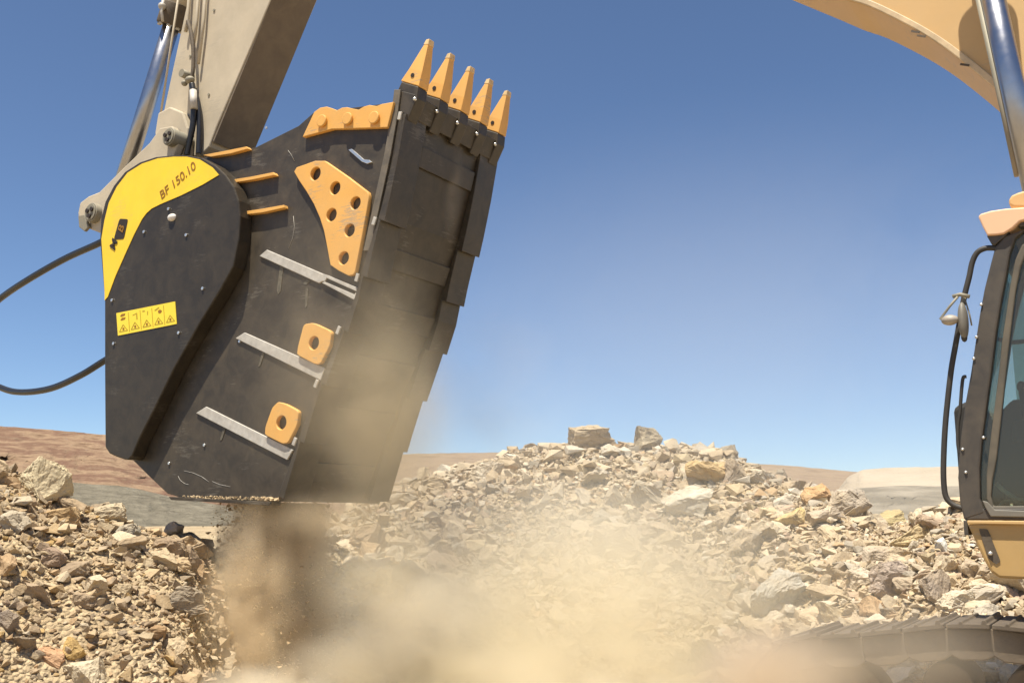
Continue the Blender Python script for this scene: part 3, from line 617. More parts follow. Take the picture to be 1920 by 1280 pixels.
# black drive cover
YC = YB - .17
cover = [(197, 838), (196, 700), (196, 562), (187, 450), (189, 410), (197, 378), (213, 348), (234, 322), (262, 304), (292, 294), (322, 291), (350, 291), (378, 296), (402, 309), (422, 327), (438, 350), (447, 376), (450, 405), (447, 450), (437, 500), (412, 545), (372, 610), (325, 693), (290, 765), (262, 820), (247, 855), (240, 862), (233, 861), (218, 856), (205, 850)]
cv = MB().px(cover, YC, .17 - .001, None).build('drive_cover', 'black_cover', bk, .014)
yd = YC - .006
dec = [(191, 545), (198, 563), (202, 556), (216, 518), (236, 473), (251, 440), (266, 411), (274, 400), (284, 391), (300, 383), (340, 366), (380, 346), (410, 328), (398, 314), (374, 299), (350, 294), (325, 294), (296, 297), (266, 307), (239, 324), (219, 350), (204, 380), (196, 412), (193, 450), (192, 500)]
dec = [(190, 448), (196, 545), (196, 563)] + dec[2:23]
MB().px(dec, yd, .005).build('yellow_decal', 'decal', cv)
text_mesh('lettering', 'BF 150.10', .155, 333, 339, yd - .003, 25, 'print_brown', cv)
# maker's mark: two slanting letter blocks
MB().px(rounded([(224, 410), (240, 411), (232, 448), (213, 449)], .15), yd - .004, .003).build('logo_block', 'print', cv)
text_mesh('logo_letter', 'B', .145, 227, 430, yd - .008, 70, 'print_brown', cv, shear=.2, offset=.002)
text_mesh('logo_letter', 'M', .15, 213, 459, yd - .006, 66, 'print', cv, shear=.15, offset=.006)
# warning sticker
ys = YC - .006
st = MB().px([(218, 587), (328, 565), (331, 607), (221, 629)], ys, .005).build('warning_sticker', 'sticker', cv)
def sp(a, b):                                      # a along 0..1, b down 0..1
    return (218 + 110 * a + 3 * b, 587 - 22 * a + 42 * b)
marks = MB(); faint = MB()
for k in range(1, 5): a = k * .2; faint.px([sp(a - .004, .08), sp(a + .006, .08), sp(a + .006, .93), sp(a - .004, .93)], ys - .002, .001)
for b0 in (.08, .25): marks.px([sp(.06, b0 + .08), sp(.09, b0), sp(.15, b0 + .01), sp(.14, b0 + .09), sp(.08, b0 + .12)], ys - .002, .001)
marks.px([sp(.70, .27), sp(.74, .22), sp(.77, .30), sp(.75, .38), sp(.71, .38)], ys - .002, .001)
faint.px([sp(.64, .2), sp(.72, .1), sp(.73, .14), sp(.66, .24)], ys - .002, .001)
faint.px([sp(.27, .22), sp(.35, .16), sp(.35, .45), sp(.33, .45), sp(.33, .2), sp(.27, .25)], ys - .002, .001)
faint.px([sp(.44, .12), sp(.48, .12), sp(.48, .17), sp(.44, .17)], ys - .002, .001); faint.px([sp(.52, .18), sp(.535, .18), sp(.53, .34), sp(.515, .34)], ys - .002, .001)
for k in range(5):
    a = k * .2 + .03; T = [(a, .85), (a + .07, .56), (a + .14, .85)]
    for (p, q) in ((0, 1), (1, 2), (2, 0)):
        P_, Q_ = T[p], T[q]; dx, dy = Q_[0] - P_[0], Q_[1] - P_[1]; ln = math.hypot(dx * 110, dy * 42); ox, oy = -dy * 42 / ln * .006, dx * 110 / ln * .014
        faint.px([sp(P_[0] - ox, P_[1] - oy), sp(Q_[0] - ox, Q_[1] - oy), sp(Q_[0] + ox, Q_[1] + oy), sp(P_[0] + ox, P_[1] + oy)], ys - .002, .001)
    marks.px([sp(a + .055, .80), sp(a + .055, .70), sp(a + .085, .70), sp(a + .085, .80)], ys - .0025, .001)
marks.build('pictogram', 'print_brown', st); faint.build('pictogram_outline', 'print_faint', st)
for u, v in ((211, 563), (381, 541), (336, 624), (214, 644), (271, 435), (317, 392), (350, 441)):
    c = L(u, v, YC); MB().cyl((c.x, c.z), .019, YC - .016, YC + .001, 10, .014).build('bolt', 'steel', cv, .003)
c = L(323, 408, YC); MB().ball((c.x, YC - .002, c.z), .058, (1.1, .7, .75), 3).build('hub_cap', 'lamp', cv)
for u, v in ((318, 868), (289, 787), (384, 834), (308, 690), (338, 690), (450, 640), (500, 240)):
    y_ = YB; c = L(u, v, y_); MB().cyl((c.x, c.z), .015, y_ - .014, y_ + .001, 8).build('bolt', 'steel', bk)
for pts in ([(334, 892), (338, 900), (346, 906), (354, 908)], [(345, 882), (362, 886), (378, 893), (392, 903)], [(398, 902), (412, 908), (432, 912)], [(550, 405), (552, 425), (549, 445), (541, 466)], [(437, 500), (441, 470), (449, 440)], [(540, 282), (546, 290), (552, 302)]):
    MB().tube([L(u, v, YB - .002) for u, v in pts], .0018, 5).build('scrape', 'worn_steel', bk)
# bottom ledge
MB().px([(330, 931), (522, 941), (519, 947), (335, 937)], YB - .10, .15, YB).build('ledge', 'black', bk, .004)
# hydraulic hoses to the drive
def hose(name, pts, r, parent, m='hose'): return MB().tube(spline(pts, 10), r, 12).build(name, m, parent)
hose('hydraulic_hose', [L(215, 440, YB + .2), L(186, 456, YB + .2), L(120, 486, YB + .25), L(50, 526, YB + .3), L(0, 560, YB + .4), L(-60, 610, YB + .5), L(-150, 640, YB + .6), L(-230, 560, YB + .7), L(-250, 300, YB + .7), L(-150, -60, YB + .7), L(100, -260, YB + .7), L(400, -330, YB + .6)], .043, bk)
hose('hydraulic_hose', [L(240, 650, YB + .2), L(196, 676, YB + .2), L(150, 704, YB + .2), L(95, 728, YB + .25), L(40, 735, YB + .3), L(0, 726, YB + .35), L(-60, 695, YB + .4), L(-200, 580, YB + .6), L(-220, 300, YB + .8), L(-120, -100, YB + .7), L(120, -300, YB + .7), L(420, -350, YB + .6)], .041, bk)
settle(bk)

# ------------------------------------------------------------------ excavator
ex = root('excavator', .6, 7.9, 0)
tag(ex, 'yellow tracked excavator at the right reaching its arm over to the crusher bucket', 'excavator')
YD = 7.55; DW = .62                                # dipper arm
dp = MB().px([(376, 292), (392, 275), (405, 240), (482, 60), (520, -30), (640, -330), (590, -420), (430, -330), (352, 0), (326, 120), (300, 240), (296, 262), (330, 296)], YD, DW).build('dipper_arm', 'arm', ex, .014)
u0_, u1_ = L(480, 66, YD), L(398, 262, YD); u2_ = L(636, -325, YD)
MB().prism([(u1_.x + .012, u1_.z - .03), (u0_.x + .012, u0_.z - .0), (L(600, -230, YD).x + .012, L(600, -230, YD).z), (L(599, -230, YD).x - .0, L(599, -230, YD).z + .03), (u0_.x - .0, u0_.z + .03), (u1_.x - .0, u1_.z)], YD + .012, YD + DW - .012).build('underside_plate', M['under'], dp)  # thin sheet along the dipper underside, darker brown than the arm paint
# tubes and hoses clamped along the dipper side
for du, rr_ in ((0, .022), (17, .020), (30, .02)):
    MB().tube([L(362 + du, -120, YD - .05), L(352 + du, 40, YD - .05), L(348 + du * .8, 60 + du * 2, YD - .05)], rr_, 10).build('hydraulic_line', 'arm', dp)
MB().tube([L(343, -60, YD - .01), L(320, 90, YD - .01), L(299, 230, YD - .01)], .014, 8).build('edge_rod', 'arm', dp)
hose('hose', [L(352, 40, YD - .06), L(358, 60, YD - .07), L(362, 90, YD - .08), L(362, 130, YD - .09), L(358, 150, YD - .1)], .024, dp, 'track')
fit = MB().ball(L(356, 150, YD - .12), .058, (1.2, .9, .8)).ball(L(346, 156, YD - .12), .04, sub=2).cyl((L(360, 146, YD).x, L(360, 146, YD).z), .05, YD - .16, YD - .001).build('coupling', 'grey_pin', dp)
hose('hose', [L(360, 158, YD - .11), L(363, 180, YD - .11), L(362, 230, YD - .1), L(356, 262, YD - .1), L(350, 292, YD - .1)], .036, dp)
MB().tube([L(362, 170, YD - .115), L(364, 205, YD - .115)], .042, 14).build('sleeve', 'worn_steel', dp)
hose('hose', [L(364, 168, YD - .05), L(372, 200, YD - .05), L(374, 240, YD - .05), L(372, 290, YD - .05)], .034, dp)
for u, v in ((357, 106), (392, 178), (402, 20)): c = L(u, v, YD); MB().cyl((c.x, c.z), .018, YD - .01, YD + .001, 8).build('bolt', 'grey_pin', dp)
# boss, pins and rocker link at the foot of the dipper
MB().px([(290, 250), (296, 212), (318, 200), (342, 210), (352, 240), (350, 300), (300, 300)], YD - .10, .099).build('boss', 'arm', dp, .02)
lk = MB().px([(146, 400), (150, 380), (166, 368), (186, 360), (228, 318), (280, 268), (300, 240), (322, 236), (336, 262), (325, 292), (280, 330), (220, 380), (196, 440), (170, 430), (150, 420)], YD - .22, .10).build('rocker_link', 'arm', ex, .015)
MB().px([(146, 400), (150, 380), (166, 368), (186, 360), (228, 318), (280, 268), (300, 240), (322, 236), (336, 262), (325, 292), (280, 330), (220, 380), (196, 440), (170, 430), (150, 420)], YD + DW + .1, .10, YD - .22).build('rocker_link', 'arm', ex, .015)
for u, v, R0 in ((316, 256, .108), (170, 398, .122)):
    yy = YD - .30; c = L(u, v, yy)
    pn = MB().cyl((c.x, c.z), R0, yy, YD + DW + .25, 26).build('link_pin', 'grey_pin', ex, .008)
    MB().cyl((c.x, c.z), R0 * .86, yy - .012, yy, 24).build('pin_cap', 'grey_pin', pn, .004)
    for k in range(3):
        a = 2.1 * k + .6; MB().cyl((c.x + R0 * .42 * math.cos(a), c.z + R0 * .42 * math.sin(a)), R0 * .24, yy - .03, yy - .0125, 10).build('bolt', 'print', pn)
MB().px([(146, 404), (158, 402), (166, 425), (158, 434), (148, 426)], YD - .27, .04).build('lock_plate', 'grey_pin', ex, .01)
# bucket cylinder: chrome rod out of a barrel
c0, c1 = L(207, 415, YD + .18), L(328, 28, YD + .18); dd = (c1 - c0).normalized()
cy = MB().tube([c1 - dd * .05, c1 + dd * 2.4], .17, 24).build('bucket_cylinder', 'arm', ex, .01)
MB().tube([c0, c1 + dd * .3], .105, 28).build('rod', 'chrome', cy)
MB().tube([c1 - dd * .16, c1 + dd * .12], .19, 20).build('gland', 'track', cy, .01)
g_ = MB()
for k in range(8):
    a = 2 * math.pi * k / 8; w_ = dd.orthogonal().normalized(); w2_ = dd.cross(w_); q = c1 - dd * .16 + (w_ * math.cos(a) + w2_ * math.sin(a)) * .15
    g_.tube([q - dd * .03, q], .026, 6)
g_.build('gland_bolt', 'worn_steel', cy)
MB().ball(L(304, 12, YD - .05), .05).tube([L(306, 0, YD - .06), L(303, 22, YD - .06), L(305, 40, YD - .05)], .018, 8).build('port_fitting', 'worn_steel', cy)
# guard between rod and dipper (long dark shaded plate)
# main boom, curved
YM = 7.6; BW = .62
lowr = [(1250, -135), (1400, -76), (1480, -44), (1540, -20), (1588, 0), (1631, 14), (1697, 46), (1749, 76), (1795, 109), (1848, 152), (1890, 192), (1940, 262), (2000, 380), (2040, 520)]
P0 = [L(u, v, YM) for u, v in lowr]
uppr = [(2160, 470), (2120, 200), (2060, -60), (1960, -240), (1800, -330), (1500, -420), (1300, -430)]
P1 = [L(u, v, YM) for u, v in uppr]
far = Vector((L(330, -330, YM).x + .2, 0, 8.6))
Pe = [L(1000, -400, YM), L(950, -330, YM), L(1080, -225, YM)]
xs = spline([(p.x, p.z, 0) for p in P0], 3)
bo = MB().prism([(p[0], p[1]) for p in xs] + [(p.x, p.z) for p in P1] + [(p.x, p.z) for p in Pe[:1]] + [(p.x, p.z) for p in Pe[1:]], YM, YM + BW).build('boom', 'boom', ex, .012)
rim = []                                            # weld flange along the lower edge of the side plate
for i, p in enumerate(xs):
    a = xs[max(i - 1, 0)]; b = xs[min(i + 1, len(xs) - 1)]; t = (b - a).normalized(); rim.append((p, Vector((-t.y, t.x, 0)) if t.x > 0 else Vector((t.y, -t.x, 0))))
MB().prism([(p[0], p[1]) for p, q in rim] + [((p + q * .045)[0], (p + q * .045)[1]) for p, q in rim[::-1]], YM - .022, YM - .001).build('weld_flange', mat('chipped cream flange', (.62, .47, .28), .5, vary=.35, scale=5), bo, .006)
for u, v in ((1716, 58), (1727, 66), (1808, 120)):
    c = L(u, v, YM - .022); MB().prism([(c.x - .03, c.z - .004), (c.x + .03, c.z - .03), (c.x + .035, c.z - .015), (c.x - .025, c.z + .012)], YM - .026, YM - .0221).build('paint_chip', 'track', bo)
# boom cylinder beside the boom
d0, d1 = L(1820, -195, YM - .36), L(1929, 300, YM - .36); dd = (d1 - d0).normalized()
lc = MB().tube([d1 + dd * .55, d1 + dd * 1.9], .15, 24).build('boom_cylinder', 'boom', ex, .01)
MB().tube([d0, d1 + dd * .7], .078, 28).build('rod', 'chrome', lc)
MB().cyl((d0.x, d0.z), .2, YM - .46, YM - .26, 28).build('rod_eye', 'boom', lc, .015)
MB().cyl((d0.x, d0.z), .09, YM - .5, YM + .02, 20).build('boom_pin', 'grey_pin', lc)
MB().tube([L(1822, -60, YM - .34), L(1880, 200, YM - .34), L(1908, 330, YM - .34)], .022, 10).build('grease_line', 'grey_pin', lc)
# cab
YK = 6.4; KW = 1.15
cab = bpy.data.objects.new('cab', None); COL.objects.link(cab); cab.parent = ex
Lf = [(1882, 442), (1866, 462), (1858, 492), (1846, 540), (1838, 582), (1829, 640), (1820, 700), (1809, 760), (1800, 830), (1796, 895), (1800, 945), (1808, 975)]
Li = [(1925, 428), (1904, 446), (1894, 474), (1886, 520), (1878, 560), (1868, 620), (1861, 680), (1852, 745), (1842, 820), (1837, 880), (1838, 935), (1848, 962)]
L3 = [(1945, 452), (1925, 470), (1913, 500), (1904, 545), (1897, 600), (1890, 660), (1884, 715), (1876, 790), (1868, 860), (1860, 900), (1858, 930), (1862, 948)]
def cabframe(y, th, name):
    o = [L(u, v, YK) for u, v in Lf]; i = [L(u, v, YK) for u, v in Li]
    return MB().prism([(p.x, p.z) for p in o] + [(p.x, p.z) for p in i[::-1]], y, y + th).build(name, 'cab_frame', cab, .012)
cabframe(YK, .09, 'front_pillar'); o_ = [L(u, v, YK) for u, v in Lf]; MB().prism([(p.x, p.z) for p in o_] + [(p.x + .045, p.z) for p in o_[::-1]], YK + KW, YK + KW + .06).build('front_pillar', 'cab_frame', cab, .01)
bz = [L(u, v, YK) for u, v in ((1808, 975), (1800, 945), (1838, 935), (1848, 960))]; xr = .85
zb = L(1860, 972, YK).z; zt = L(1920, 415, YK).z; xl = L(1845, 960, YK).x
for y_ in (YK, YK + KW):
    MB().prism([(bz[0].x, bz[0].z), (bz[1].x + .03, bz[1].z), (xl, zb + .06), (xr, zb + .06), (xr, bz[0].z)], y_ + .002, y_ + .088).build('sill', 'cab_frame', cab, .01)
    MB().box(xr - .1, xr, y_ + .003, y_ + .087, zb + .062, zt + .1).build('rear_pillar', 'cab_frame', cab, .01)
    MB().box(L(1910, 430, YK).x, xr - .102, y_ + .003, y_ + .087, zt - .03, zt + .07).build('roof_rail', 'cab_frame', cab, .01)
# door with frame, pane, lower lining
dr = bpy.data.objects.new('door', None); COL.objects.link(dr); dr.parent = cab
L2 = [(u + 13, v) for u, v in Li]
iD = [L(u, v, YK) for u, v in L3]; oD = [L(u, v, YK) for u, v in [(1937, 440), (1915, 458), (1903, 486), (1894, 532), (1887, 580), (1878, 640), (1872, 700), (1863, 770), (1855, 835), (1849, 890), (1849, 935), (1856, 955)]]
MB().prism([(p.x, p.z) for p in oD] + [(.7, oD[-1].z), (.7, iD[-1].z)] + [(p.x, p.z) for p in iD[::-1]], YK + .012, YK + .06).build('door_frame', mat('pale worn door frame', (.075, .07, .055), .5, dust=.3, vary=.3), dr, .008)
MB().prism([(p.x, p.z) for p in iD] + [(.7, iD[-1].z), (.7, iD[0].z)], YK + .030, YK + .038).build('pane', 'glass', dr)
MB().prism([(p.x, p.z) for p in [L(u, v, YK) for u, v in Li]] + [(p.x, p.z) for p in oD[::-1]], YK + .034, YK + .042).build('quarter_pane', 'glass', cab)
MB().prism([(L(u, v, YK).x, L(u, v, YK).z) for u, v in ((1842, 938), (1852, 940), (1866, 955), (1925, 957), (1960, 958), (1960, 970), (1858, 968), (1850, 955))], YK - .012, YK - .001).build('sill_trim', 'mirror', cab, .005)
# far side: window above, lining below
fz = L(1895, 765, YK).z
MB().box(L(1850, 900, YK).x, xr - .1, YK + KW + .02, YK + KW + .07, zb + .061, fz).build('side_lining', 'interior', cab)
MB().box(L(1853, 600, YK).x, xr - .1, YK + KW + .035, YK + KW + .048, fz + .002, zt - .03).build('far_pane', 'glass', cab)
MB().box(L(1850, 600, YK).x, xr - .1, YK + KW + .015, YK + KW + .065, L(1900, 640, YK + KW).z - .012, L(1900, 640, YK + KW).z + .012).build('window_bar', 'seal', cab)
MB().box(xr - .05, xr - .02, YK + .09, YK + KW, zb + .06, zt).build('rear_wall', 'interior', cab)
MB().box(xl, xr - .1, YK + .09, YK + KW, zb + .0, zb + .05).build('floor', 'interior', cab)
# windscreen
ws = [L(u + 8, v, YK) for u, v in Lf[2:11]]; b1 = bmesh.new(); va = [(b1.verts.new((p.x, YK + .1, p.z)), b1.verts.new((p.x, YK + KW - .01, p.z))) for p in ws]
for a, b in zip(va, va[1:]): b1.faces.new((a[0], a[1], b[1], b[0]))
me = bpy.data.meshes.new('windscreen'); b1.to_mesh(me); b1.free(); o = link('windscreen', me, 'glass', cab); sm = o.modifiers.new('t', 'SOLIDIFY'); sm.thickness = .006
# seat, console, levers
xs_ = L(1930, 800, YK + .5).x
MB().prism([(xs_ - .1, zb + .45), (xs_ + .5, zb + .42), (xs_ + .62, zb + 1.15), (xs_ + .48, zb + 1.2), (xs_ + .36, zb + .58), (xs_ - .08, zb + .6)], YK + .35, YK + .85).build('seat', 'interior', cab, .04)
MB().prism([(xs_ - .25, zb + .1), (xs_ + .3, zb + .1), (xs_ + .3, zb + .72), (xs_ - .12, zb + .78), (xs_ - .3, zb + .6)], YK + .9, YK + 1.1).build('console', 'interior', cab, .03)
p_ = L(1915, 725, YK + .8)
MB().tube([p_ + Vector((.02, 0, -.3)), p_ + Vector((0, 0, -.03))], .02, 10).ball(p_, .028, (1, 1, 1.4)).build('joystick', 'seal', cab)
MB().prism([(xs_ - .42, zb + .05), (xs_ - .2, zb + .05), (xs_ - .3, zb + .75), (xs_ - .42, zb + .7)], YK + .45, YK + 1.1).build('dashboard', 'interior', cab, .03)
MB().tube([L(1868, 905, YK + .12), L(1880, 918, YK + .12), L(1905, 935, YK + .12), L(1935, 940, YK + .12)], .013, 8).build('grab_lever', 'worn_steel', cab)
MB().tube([L(1870, 955, YK + .15), L(1882, 940, YK + .15), L(1900, 938, YK + .15), L(1925, 955, YK + .15)], .013, 8).build('pedal_linkage', 'worn_steel', cab)
# roof visor
rf = MB().px([(1834, 406), (1838, 401), (1858, 395), (1885, 391), (1925, 388), (2080, 386), (2080, 405), (1935, 408), (1912, 415), (1898, 428), (1882, 438), (1868, 440), (1851, 441), (1842, 424)], YK - .03, KW + .15).build('roof', 'peach', cab, .008)
MB().px([(1850, 442), (1882, 440), (1893, 433), (1884, 443), (1866, 458), (1858, 456)], YK - .01, KW + .11).build('roof_underside', 'cab_frame', cab, .004)
MB().px([(1892, 384), (1891, 374), (1897, 366), (1908, 361), (1925, 356), (1925, 388), (1900, 388)], YK + .2, .16).build('roof_lamp', 'boom', cab, .012)
# handrail and mirror
rail = [(1876, 468), (1862, 465), (1846, 466), (1832, 474), (1823, 492), (1817, 520), (1808, 556), (1800, 600), (1791, 650), (1784, 690), (1778, 740), (1773, 790), (1770, 840), (1769, 890), (1772, 925), (1780, 940), (1792, 948), (1806, 952)]
hr = hose('handrail', [L(u, v, YK + .02) for u, v in rail], .0165, cab, 'seal')
hose('side_rail', [L(u, v, YK + .02) for u, v in ((1812, 706), (1806, 708), (1803, 730), (1800, 770), (1796, 800), (1796, 830), (1799, 850))], .010, cab, 'seal')
mr_ = MB().ball(L(1806, 602, YK - .05), .105, (.28, .5, 1.1), 3).build('mirror', 'mirror', cab)
MB().tube([L(1786, 556, YK - .04), L(1800, 552, YK - .04), L(1818, 556, YK - .04)], .012, 8).build('bracket', 'grey_pin', mr_)
MB().tube([L(1796, 556, YK - .06), L(1780, 575, YK - .06), L(1763, 598, YK - .06), L(1772, 603, YK - .06)], .008, 8).build('stay', 'grey_pin', mr_)
MB().tube([L(1808, 556, YK - .02), L(1818, 590, YK - .02), L(1822, 610, YK - .02)], .005, 6).build('stay', 'grey_pin', mr_)
MB().ball(L(1781, 600, YK - .08), .042, (1.15, .9, .75), 3).build('work_lamp', 'lamp_shell', mr_)
MB().ball(L(1808, 632, YK - .05), .03, (.6, .8, 1), 2).build('mirror_foot', 'seal', mr_)
for u, v in ((1840, 571), (1831, 632), (1826, 672), (1805, 842), (1811, 585 + 300), (1844, 820)): c = L(u, v, YK); MB().ball((c.x, YK - .002, c.z), .011, sub=1).build('rivet', 'steel', cab)
# body panel under the cab, step pocket
xq = 2.4
MB().px([(1812, 980), (1822, 1000), (1845, 1050), (1858, 1072), (1873, 1083), (1930, 1086), (2500, 1110), (2500, 980), (1925, 978)], YK - .02, KW + .2).build('body_panel', 'cab_panel', ex, .015)
MB().px([(1815, 975), (1925, 976), (2200, 977), (2200, 983), (1925, 983), (1815, 981)], YK - .05, .029, YK - .02).build('panel_lip', 'boom', ex, .004)
MB().px(rounded([(1835, 991), (1852, 992), (1876, 1052), (1868, 1058), (1853, 1046)], .12), YK - .026, .005, YK - .026).build('step_pocket', 'track', ex)
c = L(1857, 1037, YK - .03); MB().ball((c.x, YK - .03, c.z), .015, sub=1).build('bolt', 'steel', ex)
MB().px([(1806, 975), (1814, 975), (1816, 1003), (1808, 1003)], YK - .01, .3).build('corner_post', 'cab_frame', ex, .004)
# undercarriage: shoes round an oval, rollers, frame
tr = bpy.data.objects.new('track', None); COL.objects.link(tr); tr.parent = ex
YT = 6.15; TW = .62; zt_ = 1.15; xi = L(1490, 1240, YT).x
loop = []
R1 = .46
def add(x, z, a): loop.append((x, z, a))
n_up = 16
for k in range(n_up + 1):
    xx = xi + .15 + k * .235; sag = .0
    zz = zt_ - .10 * max(0, 1 - (k / 3.5)) ** 1.4 - .012 * math.sin(k * 1.3) ; add(xx, zz, 0)
shoe = MB(); shoe.prism([(-.112, -.012), (.112, -.012), (.112, .012), (.10, .014), (.094, .034), (.078, .034), (.07, .014), (-.02, .014), (-.026, .026), (-.04, .026), (-.046, .014), (-.112, .012)], -TW / 2, TW / 2)
so = shoe.build('track_shoe', 'track', tr, .004); shm = so.data
LKP = [(-.128, -.15), (-.06, -.185), (.06, -.185), (.118, -.16), (.122, -.015), (-.118, -.015)]; lkm = MB(); lkm.prism(LKP, -.27, .27)
lo = lkm.build('track_link', 'track', tr, .008)
pts = []
for k in range(n_up): 
    a = loop[k]; b = loop[k + 1]; pts.append(((a[0] + b[0]) / 2, (a[1] + b[1]) / 2, math.atan2(b[1] - a[1], b[0] - a[0])))
x0_, z0_ = loop[0][0], loop[0][1]; cx, cz_ = x0_ , z0_ - R1
for k in range(6):
    a = math.pi / 2 + (k + .5) * math.pi / 6; pts.append((cx + R1 * math.cos(a), cz_ + R1 * math.sin(a), a - math.pi / 2))
for k in range(n_up): pts.append((x0_ + (k + .5) * .235, z0_ - 2 * R1, math.pi))
for k, (a, b, c) in enumerate(pts):
    s1 = so if k == 0 else so.copy(); l1 = lo if k == 0 else lo.copy()
    if k: COL.objects.link(s1); COL.objects.link(l1)
    for q in (s1, l1): q.location = (a, YT + TW / 2, b); q.rotation_euler = (0, -c, 0)
zr = zt_ - .345
for xx in (L(1772, 1250, YT + .05).x, L(1935, 1290, YT + .05).x, 1.3):
    MB().cyl((xx, zr), .14, YT + .10, YT + .5, 28).build('carrier_roller', 'track', tr, .012)
for k in range(7): MB().cyl((cx + .7 + k * .42, z0_ - 2 * R1 + .26), .13, YT + .12, YT + .5, 20).build('bottom_roller', 'track', tr, .01)
MB().cyl((cx, cz_), R1 - .1, YT + .18, YT + .44, 36).cyl((cx, cz_), .12, YT + .08, YT + .54, 20).build('idler', 'track', tr, .012)
MB().prism([(cx + .1, cz_ - .06), (cx + .42, cz_ + .05), (cx + .75, cz_ - .12), (2.6, cz_ - .12), (2.6, cz_ - .40), (cx + .75, cz_ - .40), (cx + .1, cz_ - .14)], YT + .16, YT + .46).build('track_frame', 'track', tr, .015)
settle(ex)

# crumbs lying on the ledge of the bucket
k = 260; uu = rng.uniform(343, 518, k); P = [world(L(float(u), 936 + float(u - 343) * .02, YB - .05) + Vector((0, float(rng.uniform(-.045, .04)), 0.0))) for u in uu]
P = np.array([list(p) for p in P]); sz = rng.uniform(.006, .018, k) * np.where(uu > 492, 1.9, 1)
o = scatter('crumbs', P[:, 0], P[:, 1], P[:, 2] + rng.uniform(0, .03, k) + .01, sz, np.tile([[.6, .46, .28]], (k, 1)), 0); tag(o, 'tan crumbs of crushed stone lying along the bottom ledge of the crusher bucket', 'crumbs', kind='stuff')
# falling grains
k = 16000; t = rng.uniform(0, 1, k); fx_ = rng.normal(-8.02, .19 + .2 * t, k); fy = rng.uniform(YB + .1, YF - .2, k)
P = np.stack([XA.x * fx_ + YA.x * fy, XA.y * fx_ + YA.y * fy, 2.0 - 2.1 * t ** .9], 1)
o = scatter('falling_gravel', P[:, 0], P[:, 1], P[:, 2], rng.uniform(.004, .012, k) * rng.choice([1, 1, 1, 1.8, 1, 1, 1, 1, 3.2], k), np.clip(np.array([.46, .33, .18]) * rng.uniform(.7, 1.3, (k, 1)), 0, 1), 0)
tag(o, 'brown crushed fines falling out of the crusher bucket', 'gravel', kind='stuff')

